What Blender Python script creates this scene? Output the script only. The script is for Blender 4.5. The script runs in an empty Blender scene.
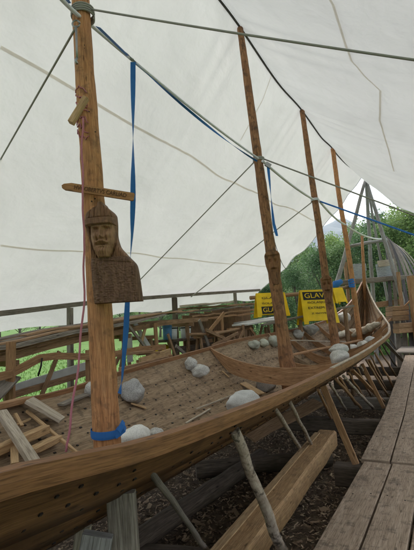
import bpy, math, random
from mathutils import Vector, Matrix, noise
random.seed(7)
V=Vector
S=bpy.context.scene
col=S.collection
# ------------------------------------------------------------------ camera frame (used to measure distances on the photograph)
F=413.; PITCH=math.radians(7.5); ROLL=math.radians(3.0); EYE=V((0,0,1.95))
_f=V((0,math.cos(PITCH),math.sin(PITCH))); _r0=V((1,0,0)); _u0=V((0,-math.sin(PITCH),math.cos(PITCH)))
_R=math.cos(ROLL)*_r0-math.sin(ROLL)*_u0; _U=math.cos(ROLL)*_u0+math.sin(ROLL)*_r0
def ray(x,y): return _f+_R*((x-207)/F)+_U*((275-y)/F)
def atY(x,y,Y): d=ray(x,y); return EYE+d*(Y/d.y)
def atz(x,y,z): d=ray(x,y); return EYE+d*((z-EYE.z)/d.z)
def proj(P): d=V(P)-EYE; z=d.dot(_f); return 207+F*d.dot(_R)/z, 275-F*d.dot(_U)/z
# ship frame: s along the keel towards the bow, n to starboard (towards the camera)
P1=V((-.75,3.2)); _u=V((.55,1)).normalized(); _n=V((_u.y,-_u.x))
def SN(s,n,z): q=P1+_u*s+_n*n; return V((q.x,q.y,z))
def toSN(P): q=V((P.x,P.y))-P1; return q.dot(_u),q.dot(_n)
def onN(x,y,nn):
    d=ray(x,y); a=(nn-(V((EYE.x,EYE.y))-P1).dot(_n))/V((d.x,d.y)).dot(_n); return EYE+d*a
def onS(x,y,ss):
    d=ray(x,y); a=(ss-(V((EYE.x,EYE.y))-P1).dot(_u))/V((d.x,d.y)).dot(_u); return EYE+d*a
UP=V((0,0,1))
def tab(T,x):
    if x<=T[0][0]: return T[0][1]
    if x>=T[-1][0]: return T[-1][1]
    for i in range(len(T)-1):
        if x<=T[i+1][0]:
            x0,y0=T[i];x1,y1=T[i+1];h=x1-x0;t=(x-x0)/h
            def sl(k):
                if k==0: return (T[1][1]-T[0][1])/(T[1][0]-T[0][0])
                if k==len(T)-1: return (T[-1][1]-T[-2][1])/(T[-1][0]-T[-2][0])
                a=(T[k][1]-T[k-1][1])/(T[k][0]-T[k-1][0]); b=(T[k+1][1]-T[k][1])/(T[k+1][0]-T[k][0])
                return 0 if a*b<=0 else 2*a*b/(a+b)
            m0=sl(i)*h;m1=sl(i+1)*h
            return (2*t**3-3*t*t+1)*y0+(t**3-2*t*t+t)*m0+(-2*t**3+3*t*t)*y1+(t**3-t*t)*m1
# ------------------------------------------------------------------ hull surface
HB=[(-9,.03),(-8,.42),(-6.5,.8),(-4.5,1.08),(-2,1.2),(2,1.22),(8,1.22),(10,1.08),(11.3,.86),(12.4,.56),(13.3,.27),(14,.03)]
ZN=[(-9,3.2),(-8,2.6),(-6,2.0),(-4,1.74),(-1.7,1.60),(-1,1.52),(0,1.48),(1.1,1.46),(3.4,1.47),(6.8,1.56),(9.5,1.74),(11,1.95),(12.4,2.35),(13.3,2.85),(14,3.5)]
ZF=[(-9,3.2),(-8,2.6),(-6,2.0),(-4,1.70),(-1.5,1.42),(.45,1.38),(1.6,1.48),(3.7,1.62),(5.1,1.72),(8.4,1.82),(11,2.02),(12.4,2.4),(13.3,2.87),(14,3.5)]
ZK=[(-9,3.0),(-8.4,1.9),(-7.5,1.2),(-6,.93),(-4,.86),(0,.86),(6,.90),(10,1.05),(12,1.32),(13,1.75),(13.6,2.45),(14,3.35)]
CO=-.1
def H(s,t,off=0):
    b=tab(HB,s); q=abs(t); e=1.85 if s<9 else max(1.15,1.85-(s-9)*.17)
    zg=tab(ZN,s) if t>0 else tab(ZF,s)
    zk=tab(ZK,s); z=zk+(zg-zk)*q**e
    n=CO+b*t
    P=SN(s,n,z)
    if off:
        a=H(s+.02,t); c=H(s,min(1.02,t+.02)); d=(a-P).cross(c-P)
        if d.length>1e-9:
            d.normalize()
            if d.z<0: d=-d
            P=P+d*off      # off > 0 is to the inside
    return P
def hull_z(P,lim=1.):
    s,n=toSN(P); b=tab(HB,s); t=(n-CO)/b
    if abs(t)>1 or t>lim: return -9
    return H(s,t).z
def on_hull(x,y,lift=0.,lim=.84):
    d=ray(x,y); a=.8
    while a<25:
        P=EYE+d*a
        if P.z<hull_z(P,lim)+lift: return P
        a+=.01
    return EYE+d*4
# ------------------------------------------------------------------ materials
def nn(t,k,x=0,y=0,**kw):
    n=t.nodes.new(k)
    for a,b in kw.items():
        if hasattr(n,a): setattr(n,a,b)
        else: n.inputs[a].default_value=b
    return n
def base(name,rough=.8):
    m=bpy.data.materials.new(name); m.use_nodes=True; t=m.node_tree
    p=t.nodes['Principled BSDF']; p.inputs['Roughness'].default_value=rough
    p.inputs['Specular IOR Level'].default_value=.3
    return m,t,p
def ramp(t,fac,stops):
    r=nn(t,'ShaderNodeValToRGB'); e=r.color_ramp.elements
    while len(e)<len(stops): e.new(.5)
    for i,(a,c) in enumerate(stops):
        e[i].position=a; e[i].color=(*c,1) if len(c)==3 else c
    t.links.new(fac,r.inputs[0]); return r
def mix(t,fac,a,b,mode='MIX'):
    m=nn(t,'ShaderNodeMix'); m.data_type='RGBA'; m.blend_type=mode
    for s,i in ((fac,0),(a,6),(b,7)):
        if isinstance(s,(int,float)): m.inputs[i].default_value=s
        elif isinstance(s,tuple): m.inputs[i].default_value=(*s,1)
        else: t.links.new(s,m.inputs[i])
    return m.outputs[2]
def wood(name,dark,mid,light,rough=.75,gs=1.0,stain=.5,staincol=(.03,.022,.016),grain=(1.2,16,1),bump=.35,knots=True,isl=.25,grime=0.0):
    m,t,p=base(name,rough)
    tc=nn(t,'ShaderNodeTexCoord'); mp=nn(t,'ShaderNodeMapping'); mp.inputs['Scale'].default_value=(grain[0]*gs,grain[1]*gs,1)
    t.links.new(tc.outputs['UV'],mp.inputs[0])
    n1=nn(t,'ShaderNodeTexNoise',Scale=2.6,Detail=9,Roughness=.68,Distortion=.6); t.links.new(mp.outputs[0],n1.inputs[0])
    c=ramp(t,n1.outputs[0],[(.28,dark),(.5,mid),(.74,light)]).outputs[0]
    # fine pores
    mp2=nn(t,'ShaderNodeMapping'); mp2.inputs['Scale'].default_value=(4*gs,90*gs,1); t.links.new(tc.outputs['UV'],mp2.inputs[0])
    n2=nn(t,'ShaderNodeTexNoise',Scale=2,Detail=4); t.links.new(mp2.outputs[0],n2.inputs[0])
    r2=ramp(t,n2.outputs[0],[(.36,(.42,.4,.38)),(.52,(1,1,1))]); c=mix(t,.75,c,r2.outputs[0],'MULTIPLY')
    # per island tone
    g=nn(t,'ShaderNodeNewGeometry'); r3=ramp(t,g.outputs['Random Per Island'],[(0,(1-isl,)*3),(1,(1+isl,1+isl*.9,1+isl*.8))]); c=mix(t,1.0,c,r3.outputs[0],'MULTIPLY')
    # stains in object space
    n3=nn(t,'ShaderNodeTexNoise',Scale=3.2,Detail=7,Roughness=.65); t.links.new(tc.outputs['Object'],n3.inputs[0])
    r4=ramp(t,n3.outputs[0],[(.50,(0,0,0)),(.72,(stain,)*3)]); c=mix(t,r4.outputs[0],c,staincol)
    if knots:
        mp3=nn(t,'ShaderNodeMapping'); mp3.inputs['Scale'].default_value=(2.2*gs,7*gs,1); t.links.new(tc.outputs['UV'],mp3.inputs[0])
        v=nn(t,'ShaderNodeTexVoronoi',Scale=1.2); v.voronoi_dimensions='2D'; t.links.new(mp3.outputs[0],v.inputs[0])
        r5=ramp(t,v.outputs['Distance'],[(.035,(.85,)*3),(.10,(0,0,0))]); r5b=ramp(t,v.outputs['Color'],[(.62,(0,0,0)),(.66,(1,1,1))]); k5=mix(t,1.0,r5.outputs[0],r5b.outputs[0],'MULTIPLY'); c=mix(t,k5,c,tuple(x*.45 for x in dark))
    if grime:
        n4=nn(t,'ShaderNodeTexNoise',Scale=11,Detail=6,Roughness=.7); t.links.new(tc.outputs['Object'],n4.inputs[0])
        r6=ramp(t,n4.outputs[0],[(.52,(0,0,0)),(.62,(grime,)*3)]); c=mix(t,r6.outputs[0],c,(.045,.035,.028))
    t.links.new(c,p.inputs['Base Color'])
    b=nn(t,'ShaderNodeBump',Strength=bump,Distance=.006); ad=nn(t,'ShaderNodeMath',operation='ADD'); t.links.new(n1.outputs[0],ad.inputs[0]); t.links.new(n2.outputs[0],ad.inputs[1])
    t.links.new(ad.outputs[0],b.inputs['Height']); t.links.new(b.outputs[0],p.inputs['Normal'])
    return m
M={}
M['post']=wood('post_wood',(.23,.10,.042),(.44,.215,.095),(.60,.34,.17),stain=.55,staincol=(.20,.115,.07),grain=(1.2,12,1),bump=.5,grime=.35)
M['bark']=wood('barky_wood',(.10,.05,.026),(.27,.135,.065),(.44,.25,.13),stain=.7,staincol=(.09,.05,.03),grain=(1.5,9,1),bump=.8,grime=.6)
M['hull']=wood('tarred_hull',(.085,.04,.017),(.165,.08,.033),(.26,.135,.06),rough=.55,stain=.75,staincol=(.05,.026,.014),grain=(.5,14,1),bump=.25,isl=.12)
M['inner']=wood('inner_planking',(.20,.135,.08),(.325,.235,.15),(.44,.335,.225),rough=.8,stain=.6,staincol=(.2,.13,.085),grain=(.6,14,1),bump=.3,isl=.22,grime=.45)
M['rail']=wood('gunwale_wood',(.14,.062,.026),(.25,.118,.05),(.37,.19,.088),rough=.6,stain=.5,staincol=(.1,.055,.03),grain=(.5,14,1),bump=.25)
M['frame']=wood('frame_wood',(.23,.125,.06),(.37,.21,.108),(.49,.31,.175),stain=.35,staincol=(.14,.08,.05))
M['grey']=wood('weathered_grey_wood',(.12,.10,.085),(.24,.21,.18),(.36,.33,.29),rough=.9,stain=.4,grain=(1,18,1),bump=.5)
M['silver']=wood('silvery_pole_wood',(.17,.165,.165),(.31,.305,.305),(.44,.435,.43),rough=.9,stain=.4,staincol=(.12,.10,.09),grain=(1,10,1),bump=.4)
M['slate']=wood('dark_grey_wood',(.05,.048,.05),(.11,.105,.11),(.18,.175,.18),rough=.9,stain=.3,bump=.5)
M['bluegrey']=wood('bluish_grey_board',(.22,.25,.28),(.36,.39,.42),(.48,.51,.54),rough=.85,stain=.35,staincol=(.12,.11,.1))
M['pale']=wood('pale_dusty_wood',(.33,.28,.22),(.48,.42,.34),(.60,.54,.46),rough=.85,stain=.3,staincol=(.2,.15,.1))
M['fresh']=wood('fresh_sawn_wood',(.36,.22,.11),(.52,.35,.19),(.66,.48,.29),rough=.7,stain=.2,staincol=(.22,.13,.07))
M['beam']=wood('big_beam_wood',(.33,.19,.09),(.48,.30,.15),(.60,.41,.22),rough=.75,stain=.35,staincol=(.13,.08,.05),grime=.25)
M['brown']=wood('brown_wood',(.18,.105,.06),(.34,.21,.12),(.47,.32,.20),stain=.4,staincol=(.08,.05,.03))
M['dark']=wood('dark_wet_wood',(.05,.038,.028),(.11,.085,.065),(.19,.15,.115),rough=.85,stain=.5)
M['walk']=wood('muddy_boards',(.25,.18,.125),(.37,.28,.205),(.48,.38,.29),rough=.8,stain=.45,staincol=(.085,.065,.05),grain=(.8,11,1),grime=.5,isl=.12)
M['carve']=wood('carved_wood',(.13,.062,.034),(.25,.13,.072),(.37,.21,.12),rough=.6,stain=.5,staincol=(.06,.04,.028),grain=(2,9,1),bump=.5,grime=.3)
M['carvedark']=wood('carved_chest_wood',(.08,.042,.026),(.165,.09,.055),(.26,.155,.098),rough=.6,stain=.3,grain=(2,14,1),bump=.45,knots=False)
M['face']=wood('carved_face_wood',(.20,.11,.062),(.35,.20,.115),(.47,.29,.175),rough=.6,stain=.4,staincol=(.07,.045,.03),grain=(2,9,1),bump=.4,knots=False)
M['signw']=wood('name_board_wood',(.26,.12,.045),(.40,.20,.08),(.48,.27,.12),rough=.6,stain=.2,staincol=(.14,.07,.03))
M['birch']=wood('birch_bark',(.28,.205,.155),(.49,.40,.325),(.60,.52,.45),rough=.85,stain=.6,staincol=(.10,.065,.04),grain=(7,2.5,1),grime=.85)
def plain(name,c,rough=.6,metal=0,var=.15,scale=30,bump=.0):
    m,t,p=base(name,rough); p.inputs['Metallic'].default_value=metal
    tc=nn(t,'ShaderNodeTexCoord'); n=nn(t,'ShaderNodeTexNoise',Scale=scale,Detail=5); t.links.new(tc.outputs['Object'],n.inputs[0])
    r=ramp(t,n.outputs[0],[(.3,tuple(x*(1-var) for x in c)),(.7,tuple(min(1,x*(1+var)) for x in c))]); t.links.new(r.outputs[0],p.inputs['Base Color'])
    if bump:
        b=nn(t,'ShaderNodeBump',Strength=bump,Distance=.003); t.links.new(n.outputs[0],b.inputs['Height']); t.links.new(b.outputs[0],p.inputs['Normal'])
    return m
M['nail']=plain('iron_nail',(.018,.014,.012),.5)
M['letters']=plain('burnt_letters',(.11,.055,.028),.8)
M['steel']=plain('steel',(.35,.36,.36),.4,.8)
M['yellow']=plain('yellow_board',(.78,.52,.012),.45,var=.14,scale=5,bump=.3)
M['black']=plain('black_print',(.015,.015,.015),.5)
M['white']=plain('white_plastic',(.72,.75,.76),.4,var=.05)
M['bucketblue']=plain('blue_plastic',(.10,.26,.52),.4)
M['whitepaint']=plain('white_painted_board',(.62,.63,.62),.6,var=.12,scale=6)
M['granite_joint']=None
def rope_mat(name,c1,c2,scale=60,rough=.9):
    m,t,p=base(name,rough); tc=nn(t,'ShaderNodeTexCoord')
    mp=nn(t,'ShaderNodeMapping'); mp.inputs['Rotation'].default_value=(0,0,.6); t.links.new(tc.outputs['UV'],mp.inputs[0])
    w=nn(t,'ShaderNodeTexWave',Scale=scale); t.links.new(mp.outputs[0],w.inputs[0])
    r=ramp(t,w.outputs[0],[(.35,c1),(.65,c2)]); t.links.new(r.outputs[0],p.inputs['Base Color'])
    b=nn(t,'ShaderNodeBump',Strength=.5,Distance=.002); t.links.new(w.outputs[0],b.inputs['Height']); t.links.new(b.outputs[0],p.inputs['Normal'])
    return m
M['rope']=rope_mat('grey_rope',(.32,.31,.29),(.48,.47,.44))
M['whiterope']=rope_mat('white_rope',(.74,.75,.80),(.88,.89,.92))
M['redrope']=rope_mat('red_white_rope',(.42,.03,.08),(.62,.38,.42),16)
M['darkrope']=rope_mat('dark_cord',(.05,.05,.045),(.12,.115,.10))
M['webbing']=rope_mat('blue_webbing',(.02,.14,.46),(.045,.21,.60),120,.6)
def stone_mat(name,a,b,spk):
    m,t,p=base(name,.75); tc=nn(t,'ShaderNodeTexCoord'); oi=nn(t,'ShaderNodeObjectInfo')
    n=nn(t,'ShaderNodeTexNoise',Scale=5,Detail=8,Roughness=.6); t.links.new(tc.outputs['Object'],n.inputs[0])
    c=ramp(t,n.outputs[0],[(.35,a),(.65,b)]).outputs[0]; rv=ramp(t,oi.outputs['Random'],[(0,(.84,.84,.85)),(1,(1.25,1.23,1.18))]); c=mix(t,1.0,c,rv.outputs[0],'MULTIPLY')
    n2=nn(t,'ShaderNodeTexNoise',Scale=85,Detail=3,Roughness=.8); t.links.new(tc.outputs['Object'],n2.inputs[0])
    r=ramp(t,n2.outputs[0],[(.38,(.25,.25,.25)),(.52,(1,1,1)),(.68,(1.35,1.35,1.35))]); c=mix(t,spk,c,r.outputs[0],'MULTIPLY')
    t.links.new(c,p.inputs['Base Color']); bp=nn(t,'ShaderNodeBump',Strength=.35,Distance=.01); t.links.new(n2.outputs[0],bp.inputs['Height']); t.links.new(bp.outputs[0],p.inputs['Normal'])
    return m
M['stone']=stone_mat('grey_granite',(.40,.395,.38),(.56,.555,.54),.5)
M['stonelight']=stone_mat('pale_granite',(.60,.61,.60),(.75,.76,.75),.25)
M['stonegreen']=stone_mat('greenish_stone',(.30,.32,.27),(.46,.48,.42),.35)
def canvas_mat(name='tent_canvas',tf=.32,c1=(.69,.685,.665),c2=(.75,.745,.725)):
    m,t,p=base(name,.85); out=t.nodes['Material Output']
    tc=nn(t,'ShaderNodeTexCoord')
    n=nn(t,'ShaderNodeTexNoise',Scale=.5,Detail=6,Roughness=.6); t.links.new(tc.outputs['Object'],n.inputs[0])
    r=ramp(t,n.outputs[0],[(.3,c1),(.7,c2)])
    mp=nn(t,'ShaderNodeMapping'); mp.inputs['Scale'].default_value=(1.0,1.5,1); mp.inputs['Rotation'].default_value=(0,0,.7); t.links.new(tc.outputs['UV'],mp.inputs[0])
    n2=nn(t,'ShaderNodeTexNoise',Scale=.8,Detail=5,Roughness=.5,Distortion=.3); t.links.new(mp.outputs[0],n2.inputs[0])
    n3=nn(t,'ShaderNodeTexNoise',Scale=3,Detail=4,Distortion=.1); t.links.new(tc.outputs['UV'],n3.inputs[0])
    ad=nn(t,'ShaderNodeMath',operation='MULTIPLY_ADD'); t.links.new(n3.outputs[0],ad.inputs[0]); ad.inputs[1].default_value=.25; t.links.new(n2.outputs[0],ad.inputs[2])
    b=nn(t,'ShaderNodeBump',Strength=.6,Distance=.11); t.links.new(ad.outputs[0],b.inputs['Height'])
    # cloth colour slightly darker at both ends of the fold noise
    cr=ramp(t,n2.outputs[0],[(.36,(.955,.955,.955)),(.46,(1,1,1)),(.60,(1,1,1)),(.70,(.965,.965,.96))]); c=mix(t,1.0,r.outputs[0],cr.outputs[0],'MULTIPLY')
    t.links.new(c,p.inputs['Base Color']); t.links.new(b.outputs[0],p.inputs['Normal'])
    tr=nn(t,'ShaderNodeBsdfTranslucent'); t.links.new(c,tr.inputs[0]); t.links.new(b.outputs[0],tr.inputs['Normal'])
    mx=nn(t,'ShaderNodeMixShader'); mx.inputs[0].default_value=tf; t.links.new(p.outputs[0],mx.inputs[1]); t.links.new(tr.outputs[0],mx.inputs[2]); t.links.new(mx.outputs[0],out.inputs[0])
    return m
M['canvas']=canvas_mat()
M['tape']=canvas_mat('seam_tape',.82,(.72,.68,.60),(.78,.74,.66))
def leaf_mat(name,a,b):
    m,t,p=base(name,.6); out=t.nodes['Material Output']; g=nn(t,'ShaderNodeNewGeometry')
    r=ramp(t,g.outputs['Random Per Island'],[(0,a),(1,b)]); oi=nn(t,'ShaderNodeObjectInfo'); rv=ramp(t,oi.outputs['Random'],[(0,(.6,.7,.75)),(.5,(1,1,1)),(1,(1.5,1.35,1.0))]); lc=mix(t,1.0,r.outputs[0],rv.outputs[0],'MULTIPLY'); t.links.new(lc,p.inputs['Base Color'])
    tr=nn(t,'ShaderNodeBsdfTranslucent'); t.links.new(lc,tr.inputs[0]); mx=nn(t,'ShaderNodeMixShader'); mx.inputs[0].default_value=.35
    t.links.new(p.outputs[0],mx.inputs[1]); t.links.new(tr.outputs[0],mx.inputs[2]); t.links.new(mx.outputs[0],out.inputs[0]); return m
M['leaf']=leaf_mat('birch_leaves',(.10,.185,.065),(.25,.37,.16))
M['leafdark']=leaf_mat('dark_leaves',(.08,.15,.06),(.19,.29,.125))
M['grassblade']=leaf_mat('grass_blades',(.045,.115,.012),(.10,.20,.03))
M['trunk']=wood('tree_trunk',(.08,.065,.05),(.15,.12,.10),(.24,.2,.17),rough=.9)
def ground_mat(name,a,b,c,s1,bump):
    m,t,p=base(name,.95); tc=nn(t,'ShaderNodeTexCoord')
    n=nn(t,'ShaderNodeTexNoise',Scale=s1,Detail=10,Roughness=.7); t.links.new(tc.outputs['Object'],n.inputs[0])
    r=ramp(t,n.outputs[0],[(.32,a),(.5,b),(.68,c)]); t.links.new(r.outputs[0],p.inputs['Base Color'])
    bp=nn(t,'ShaderNodeBump',Strength=.8,Distance=bump); t.links.new(n.outputs[0],bp.inputs['Height']); t.links.new(bp.outputs[0],p.inputs['Normal']); return m
M['dirt']=ground_mat('chip_littered_earth',(.05,.036,.026),(.11,.08,.056),(.20,.15,.10),9,.03)
M['meadow']=ground_mat('meadow_grass',(.05,.115,.015),(.07,.15,.022),(.10,.18,.035),1.3,.05)
M['hill']=ground_mat('forested_slope',(.02,.055,.02),(.05,.10,.035),(.08,.14,.05),.05,2)
M['rock']=ground_mat('mountain',(.05,.07,.06),(.09,.12,.09),(.16,.17,.16),.004,20)
def chip_mat():
    m,t,p=base('wood_chips',.85); g=nn(t,'ShaderNodeNewGeometry')
    r=ramp(t,g.outputs['Random Per Island'],[(0,(.07,.048,.034)),(.4,(.22,.15,.10)),(.8,(.40,.29,.20)),(1,(.60,.48,.34))]); t.links.new(r.outputs[0],p.inputs['Base Color']); return m
M['chips']=chip_mat()
# ------------------------------------------------------------------ mesh builder
class MB:
    def __init__(s): s.v=[];s.f=[];s.uv=[];s.mi=[];s.sm=[];s.mats=[]
    def mat(s,k):
        if k not in s.mats: s.mats.append(k)
        return s.mats.index(k)
    def face(s,idx,uv,k,smooth=False): s.f.append(idx);s.uv.append(uv);s.mi.append(s.mat(k));s.sm.append(smooth)
    def box(s,c,ax,ay,az,k):    # half-axis vectors
        b=len(s.v); o=random.random()*9
        for i in (-1,1):
            for j in (-1,1):
                for l in (-1,1): s.v.append(c+ax*i+ay*j+az*l)
        L=[(0,1,3,2),(4,6,7,5),(0,4,5,1),(2,3,7,6),(0,2,6,4),(1,5,7,3)]
        lx,ly,lz=ax.length*2,ay.length*2,az.length*2
        U=[(ly,lz)]*2+[(lx,lz)]*2+[(lx,ly)]*2
        for q,(a,d) in zip(L,U): s.face([b+i for i in q],[(o,o),(o+a,o),(o+a,o+d),(o,o+d)],k)
    def sweep(s,pts,prof,k,up=UP,smooth=False,scale=None,roll=None,caps=True,capk=None):
        """prof: list of (side,up) offsets; pts polyline"""
        pts=[V(p) for p in pts]; n=len(pts); m=len(prof); b=len(s.v); o=random.random()*20; o2=random.random()*20
        per=[0]
        for i in range(m): per.append(per[-1]+math.dist(prof[i],prof[(i+1)%m]))
        L=0;Ls=[]
        for i,p in enumerate(pts):
            if i: L+=(p-pts[i-1]).length
            Ls.append(L)
            d=(pts[min(i+1,n-1)]-pts[max(i-1,0)]).normalized()
            u=up[i] if isinstance(up,list) else up
            sd=d.cross(u)
            if sd.length<1e-4: sd=d.cross(V((0,1,.01)))
            sd.normalize(); u2=sd.cross(d).normalized()
            if roll: 
                a=roll[i]; sd,u2=sd*math.cos(a)+u2*math.sin(a),u2*math.cos(a)-sd*math.sin(a)
            sc=1 if scale is None else scale[i]
            for (x,y) in prof: s.v.append(p+sd*x*sc+u2*y*sc)
        for i in range(n-1):
            for j in range(m):
                j2=(j+1)%m
                s.face([b+i*m+j,b+i*m+j2,b+(i+1)*m+j2,b+(i+1)*m+j],[(o+Ls[i],o2+per[j]),(o+Ls[i],o2+per[j+1]),(o+Ls[i+1],o2+per[j+1]),(o+Ls[i+1],o2+per[j])],k,smooth)
        if caps:
            ck=capk or k
            s.face([b+j for j in range(m)][::-1],[(o+prof[j][0]*.3,o2+prof[j][1]) for j in range(m)][::-1],ck)
            s.face([b+(n-1)*m+j for j in range(m)],[(o+prof[j][0]*.3,o2+prof[j][1]) for j in range(m)],ck)
    def plank(s,a,b_,w,h,k,up=UP,rough=.004,seg=None,taper=1.,bow=0):
        a=V(a);b_=V(b_); L=(b_-a).length; seg=seg or max(1,int(L/.35)); c=min(w,h)*.1
        prof=[(-w/2+c,-h/2),(w/2-c,-h/2),(w/2,-h/2+c),(w/2,h/2-c),(w/2-c,h/2),(-w/2+c,h/2),(-w/2,h/2-c),(-w/2,-h/2+c)]
        d=(b_-a).normalized(); pts=[]
        for i in range(seg+1):
            t=i/seg; p=a.lerp(b_,t)
            if 0<i<seg: p=p+V((random.uniform(-1,1),random.uniform(-1,1),random.uniform(-1,1)))*rough
            p=p+UP*bow*4*t*(1-t)
            pts.append(p)
        s.sweep(pts,prof,k,up,scale=[1+(taper-1)*i/seg+random.uniform(-1,1)*rough*1.2/max(w,.03)*.4 for i in range(seg+1)])
    def tube(s,pts,r,k,sides=10,wob=0.,smooth=True,capk=None):
        prof=[(math.cos(2*math.pi*i/sides),math.sin(2*math.pi*i/sides)) for i in range(sides)]
        pts=[V(p) for p in pts]; R=r if isinstance(r,list) else [r]*len(pts)
        b=len(s.v); s.sweep(pts,[(x*1.,y*1.) for x,y in prof],k,up=V((.03,.9,.1)) if abs((pts[-1]-pts[0]).normalized().z)>.6 else UP,smooth=smooth,scale=R,capk=capk)
        # metre-true v coordinate
        if wob:
            for i,p in enumerate(pts):
                for j in range(sides):
                    v=s.v[b+i*sides+j]; nz=noise.noise(v*7)+.5*noise.noise(v*19)
                    s.v[b+i*sides+j]=p+(v-p)*(1+wob*nz)
        for fi in range(len(s.f)-(len(pts)-1)*sides-2,len(s.f)-2):
            s.uv[fi]=[(u,(w_ )*.12) for u,w_ in s.uv[fi]]
    def poly(s,outline,thick,k):   # outline: list of 3D points (planar), thick: vector
        b=len(s.v); n=len(outline); o=random.random()*9
        P=[V(p) for p in outline]; ax=(P[1]-P[0]).normalized(); nr=V(thick).normalized(); ay=nr.cross(ax)
        uv=[((p-P[0]).dot(ax)+o,(p-P[0]).dot(ay)+o) for p in P]
        s.v+=P+[p+V(thick) for p in P]
        s.face(list(range(b,b+n))[::-1],uv[::-1],k); s.face(list(range(b+n,b+2*n)),uv,k)
        for i in range(n):
            j=(i+1)%n; L=(P[j]-P[i]).length
            s.face([b+i,b+j,b+n+j,b+n+i],[(o,o),(o+L,o),(o+L,o+.05),(o,o+.05)],k)
    def build(s,name,parent=None,origin=None):
        me=bpy.data.meshes.new(name)
        if origin is None:
            if parent is not None: origin=V((0,0,0))
            else:
                xs=[v.x for v in s.v];ys=[v.y for v in s.v];zs=[v.z for v in s.v]
                origin=V(((min(xs)+max(xs))/2,(min(ys)+max(ys))/2,min(zs)))
        off=V(parent['_o']) if parent is not None else origin
        me.from_pydata([tuple(v-off) for v in s.v],[],s.f)
        for k in s.mats: me.materials.append(M[k])
        me.polygons.foreach_set('material_index',s.mi); me.polygons.foreach_set('use_smooth',s.sm)
        ul=me.uv_layers.new(name='UVMap'); flat=[c for f in s.uv for p in f for c in p]; ul.data.foreach_set('uv',flat)
        me.update()
        o=bpy.data.objects.new(name,me); col.objects.link(o)
        if parent is not None: o.parent=parent; o['_o']=tuple(off)
        else: o.location=off; o['_o']=tuple(off)
        return o
def tag(o,label=None,cat=None,group=None,kind=None):
    if label:o['label']=label
    if cat:o['category']=cat
    if group:o['group']=group
    if kind:o['kind']=kind
    return o
def empty(name,loc,label,cat,group=None):
    o=bpy.data.objects.new(name,None); col.objects.link(o); o.location=loc; o.empty_display_size=.1; o['_o']=tuple(loc)
    return tag(o,label,cat,group)
def one(name,label,cat,fn,group=None):
    m=MB(); fn(m); return tag(m.build(name),label,cat,group)
def catenary(a,b,sag,n=24):
    return [V(a).lerp(V(b),i/n)-UP*sag*4*(i/n)*(1-i/n) for i in range(n+1)]
# ================================================================== SETTING
def sheet(name,k,fn,nu,nv,kind='structure'):
    m=MB()
    for i in range(nu+1):
        for j in range(nv+1): m.v.append(fn(i/nu,j/nv))
    for i in range(nu):
        for j in range(nv):
            a=i*(nv+1)+j; m.face([a,a+nv+1,a+nv+2,a+1],[(0,0)]*4,k,True)
    o=m.build(name,origin=V((0,0,0))); o['kind']=kind; return o
def gz(x,y):
    d=math.hypot(x,y); s,n=toSN(V((x,y,0)))
    out=max(0,max(abs(n)-4.5,s-23,-7-s))
    return min(1,out/30)*1.3+max(0,d-45)*.055+ (0 if out>0 else 0)
def gf(u,v):
    r=.1+ (u**3.2)*1500; a=v*2*math.pi; x=r*math.cos(a); y=r*math.sin(a)
    z=gz(x,y) if r<400 else gz(x/r*400,y/r*400)+ (r-400)*.02
    return V((x,y,z-.02))
sheet('ground','meadow',gf,90,96)
def df(u,v):
    s=-8+u*31; n=-3.4+v*8.4; P=SN(s,n,0); P.z=.012+.05*noise.noise(V((P.x*.9,P.y*.9,3)))+.02
    return P
sheet('dirt_floor','dirt',df,80,34)
def hillf(u,v):   # wooded slope beyond the clearing
    a=math.radians(100-u*110); r=90+v*420; x=r*math.cos(a); y=r*math.sin(a)
    z=2+ (v**.8)*(56+16*math.sin(a*5))+6*noise.noise(V((x*.02,y*.02,0)))
    return V((x,y,z))
sheet('wooded_hill','hill',hillf,60,30)
def mtf(u,v):
    a=math.radians(125-u*120); r=1500+v*1300; x=r*math.cos(a); y=r*math.sin(a)
    pk=tab([(5,330),(20,420),(35,430),(50,440),(60,430),(66,430),(71,500),(76,400),(90,300),(125,250)],math.degrees(a))*1.12
    z=10+pk*math.sin(min(1,v*1.3)*math.pi/2)*(1+.35*noise.fractal(V((x*.0016,y*.0016,0)),1.0,2.0,6))*(1 if v<.8 else 1)
    return V((x,y,z))
sheet('mountain','rock',mtf,120,50)
# wood chips on the dirt
def chips():
    m=MB()
    for i in range(62000):
        s=-2+13*random.random()**1.4; n=random.uniform(-2.4,1.6) if random.random()<.9 else random.uniform(-3.4,5)
        P=SN(s,n,0); base_=.05*noise.noise(V((P.x*.9,P.y*.9,3)))+.032
        P.z=base_+random.uniform(0,.035); 
        L=random.uniform(.007,.026)*(1+ 1.2*(random.random()<.08)); W=L*random.uniform(.15,.5)
        a=random.uniform(0,6.28); d=V((math.cos(a),math.sin(a),random.uniform(-.5,.5))).normalized(); e=d.cross(V((random.uniform(-.6,.6),random.uniform(-.6,.6),1))).normalized()
        b=len(m.v); m.v+=[P-d*L-e*W,P+d*L-e*W*.7,P+d*L*.9+e*W,P-d*L*.8+e*W*.8]
        m.face([b,b+1,b+2,b+3],[(0,0)]*4,'chips')
    o=m.build('wood_chips'); tag(o,'brown wood chips and shavings littering the dark earth under the boat','wood chips',kind='stuff')
chips()
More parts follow.
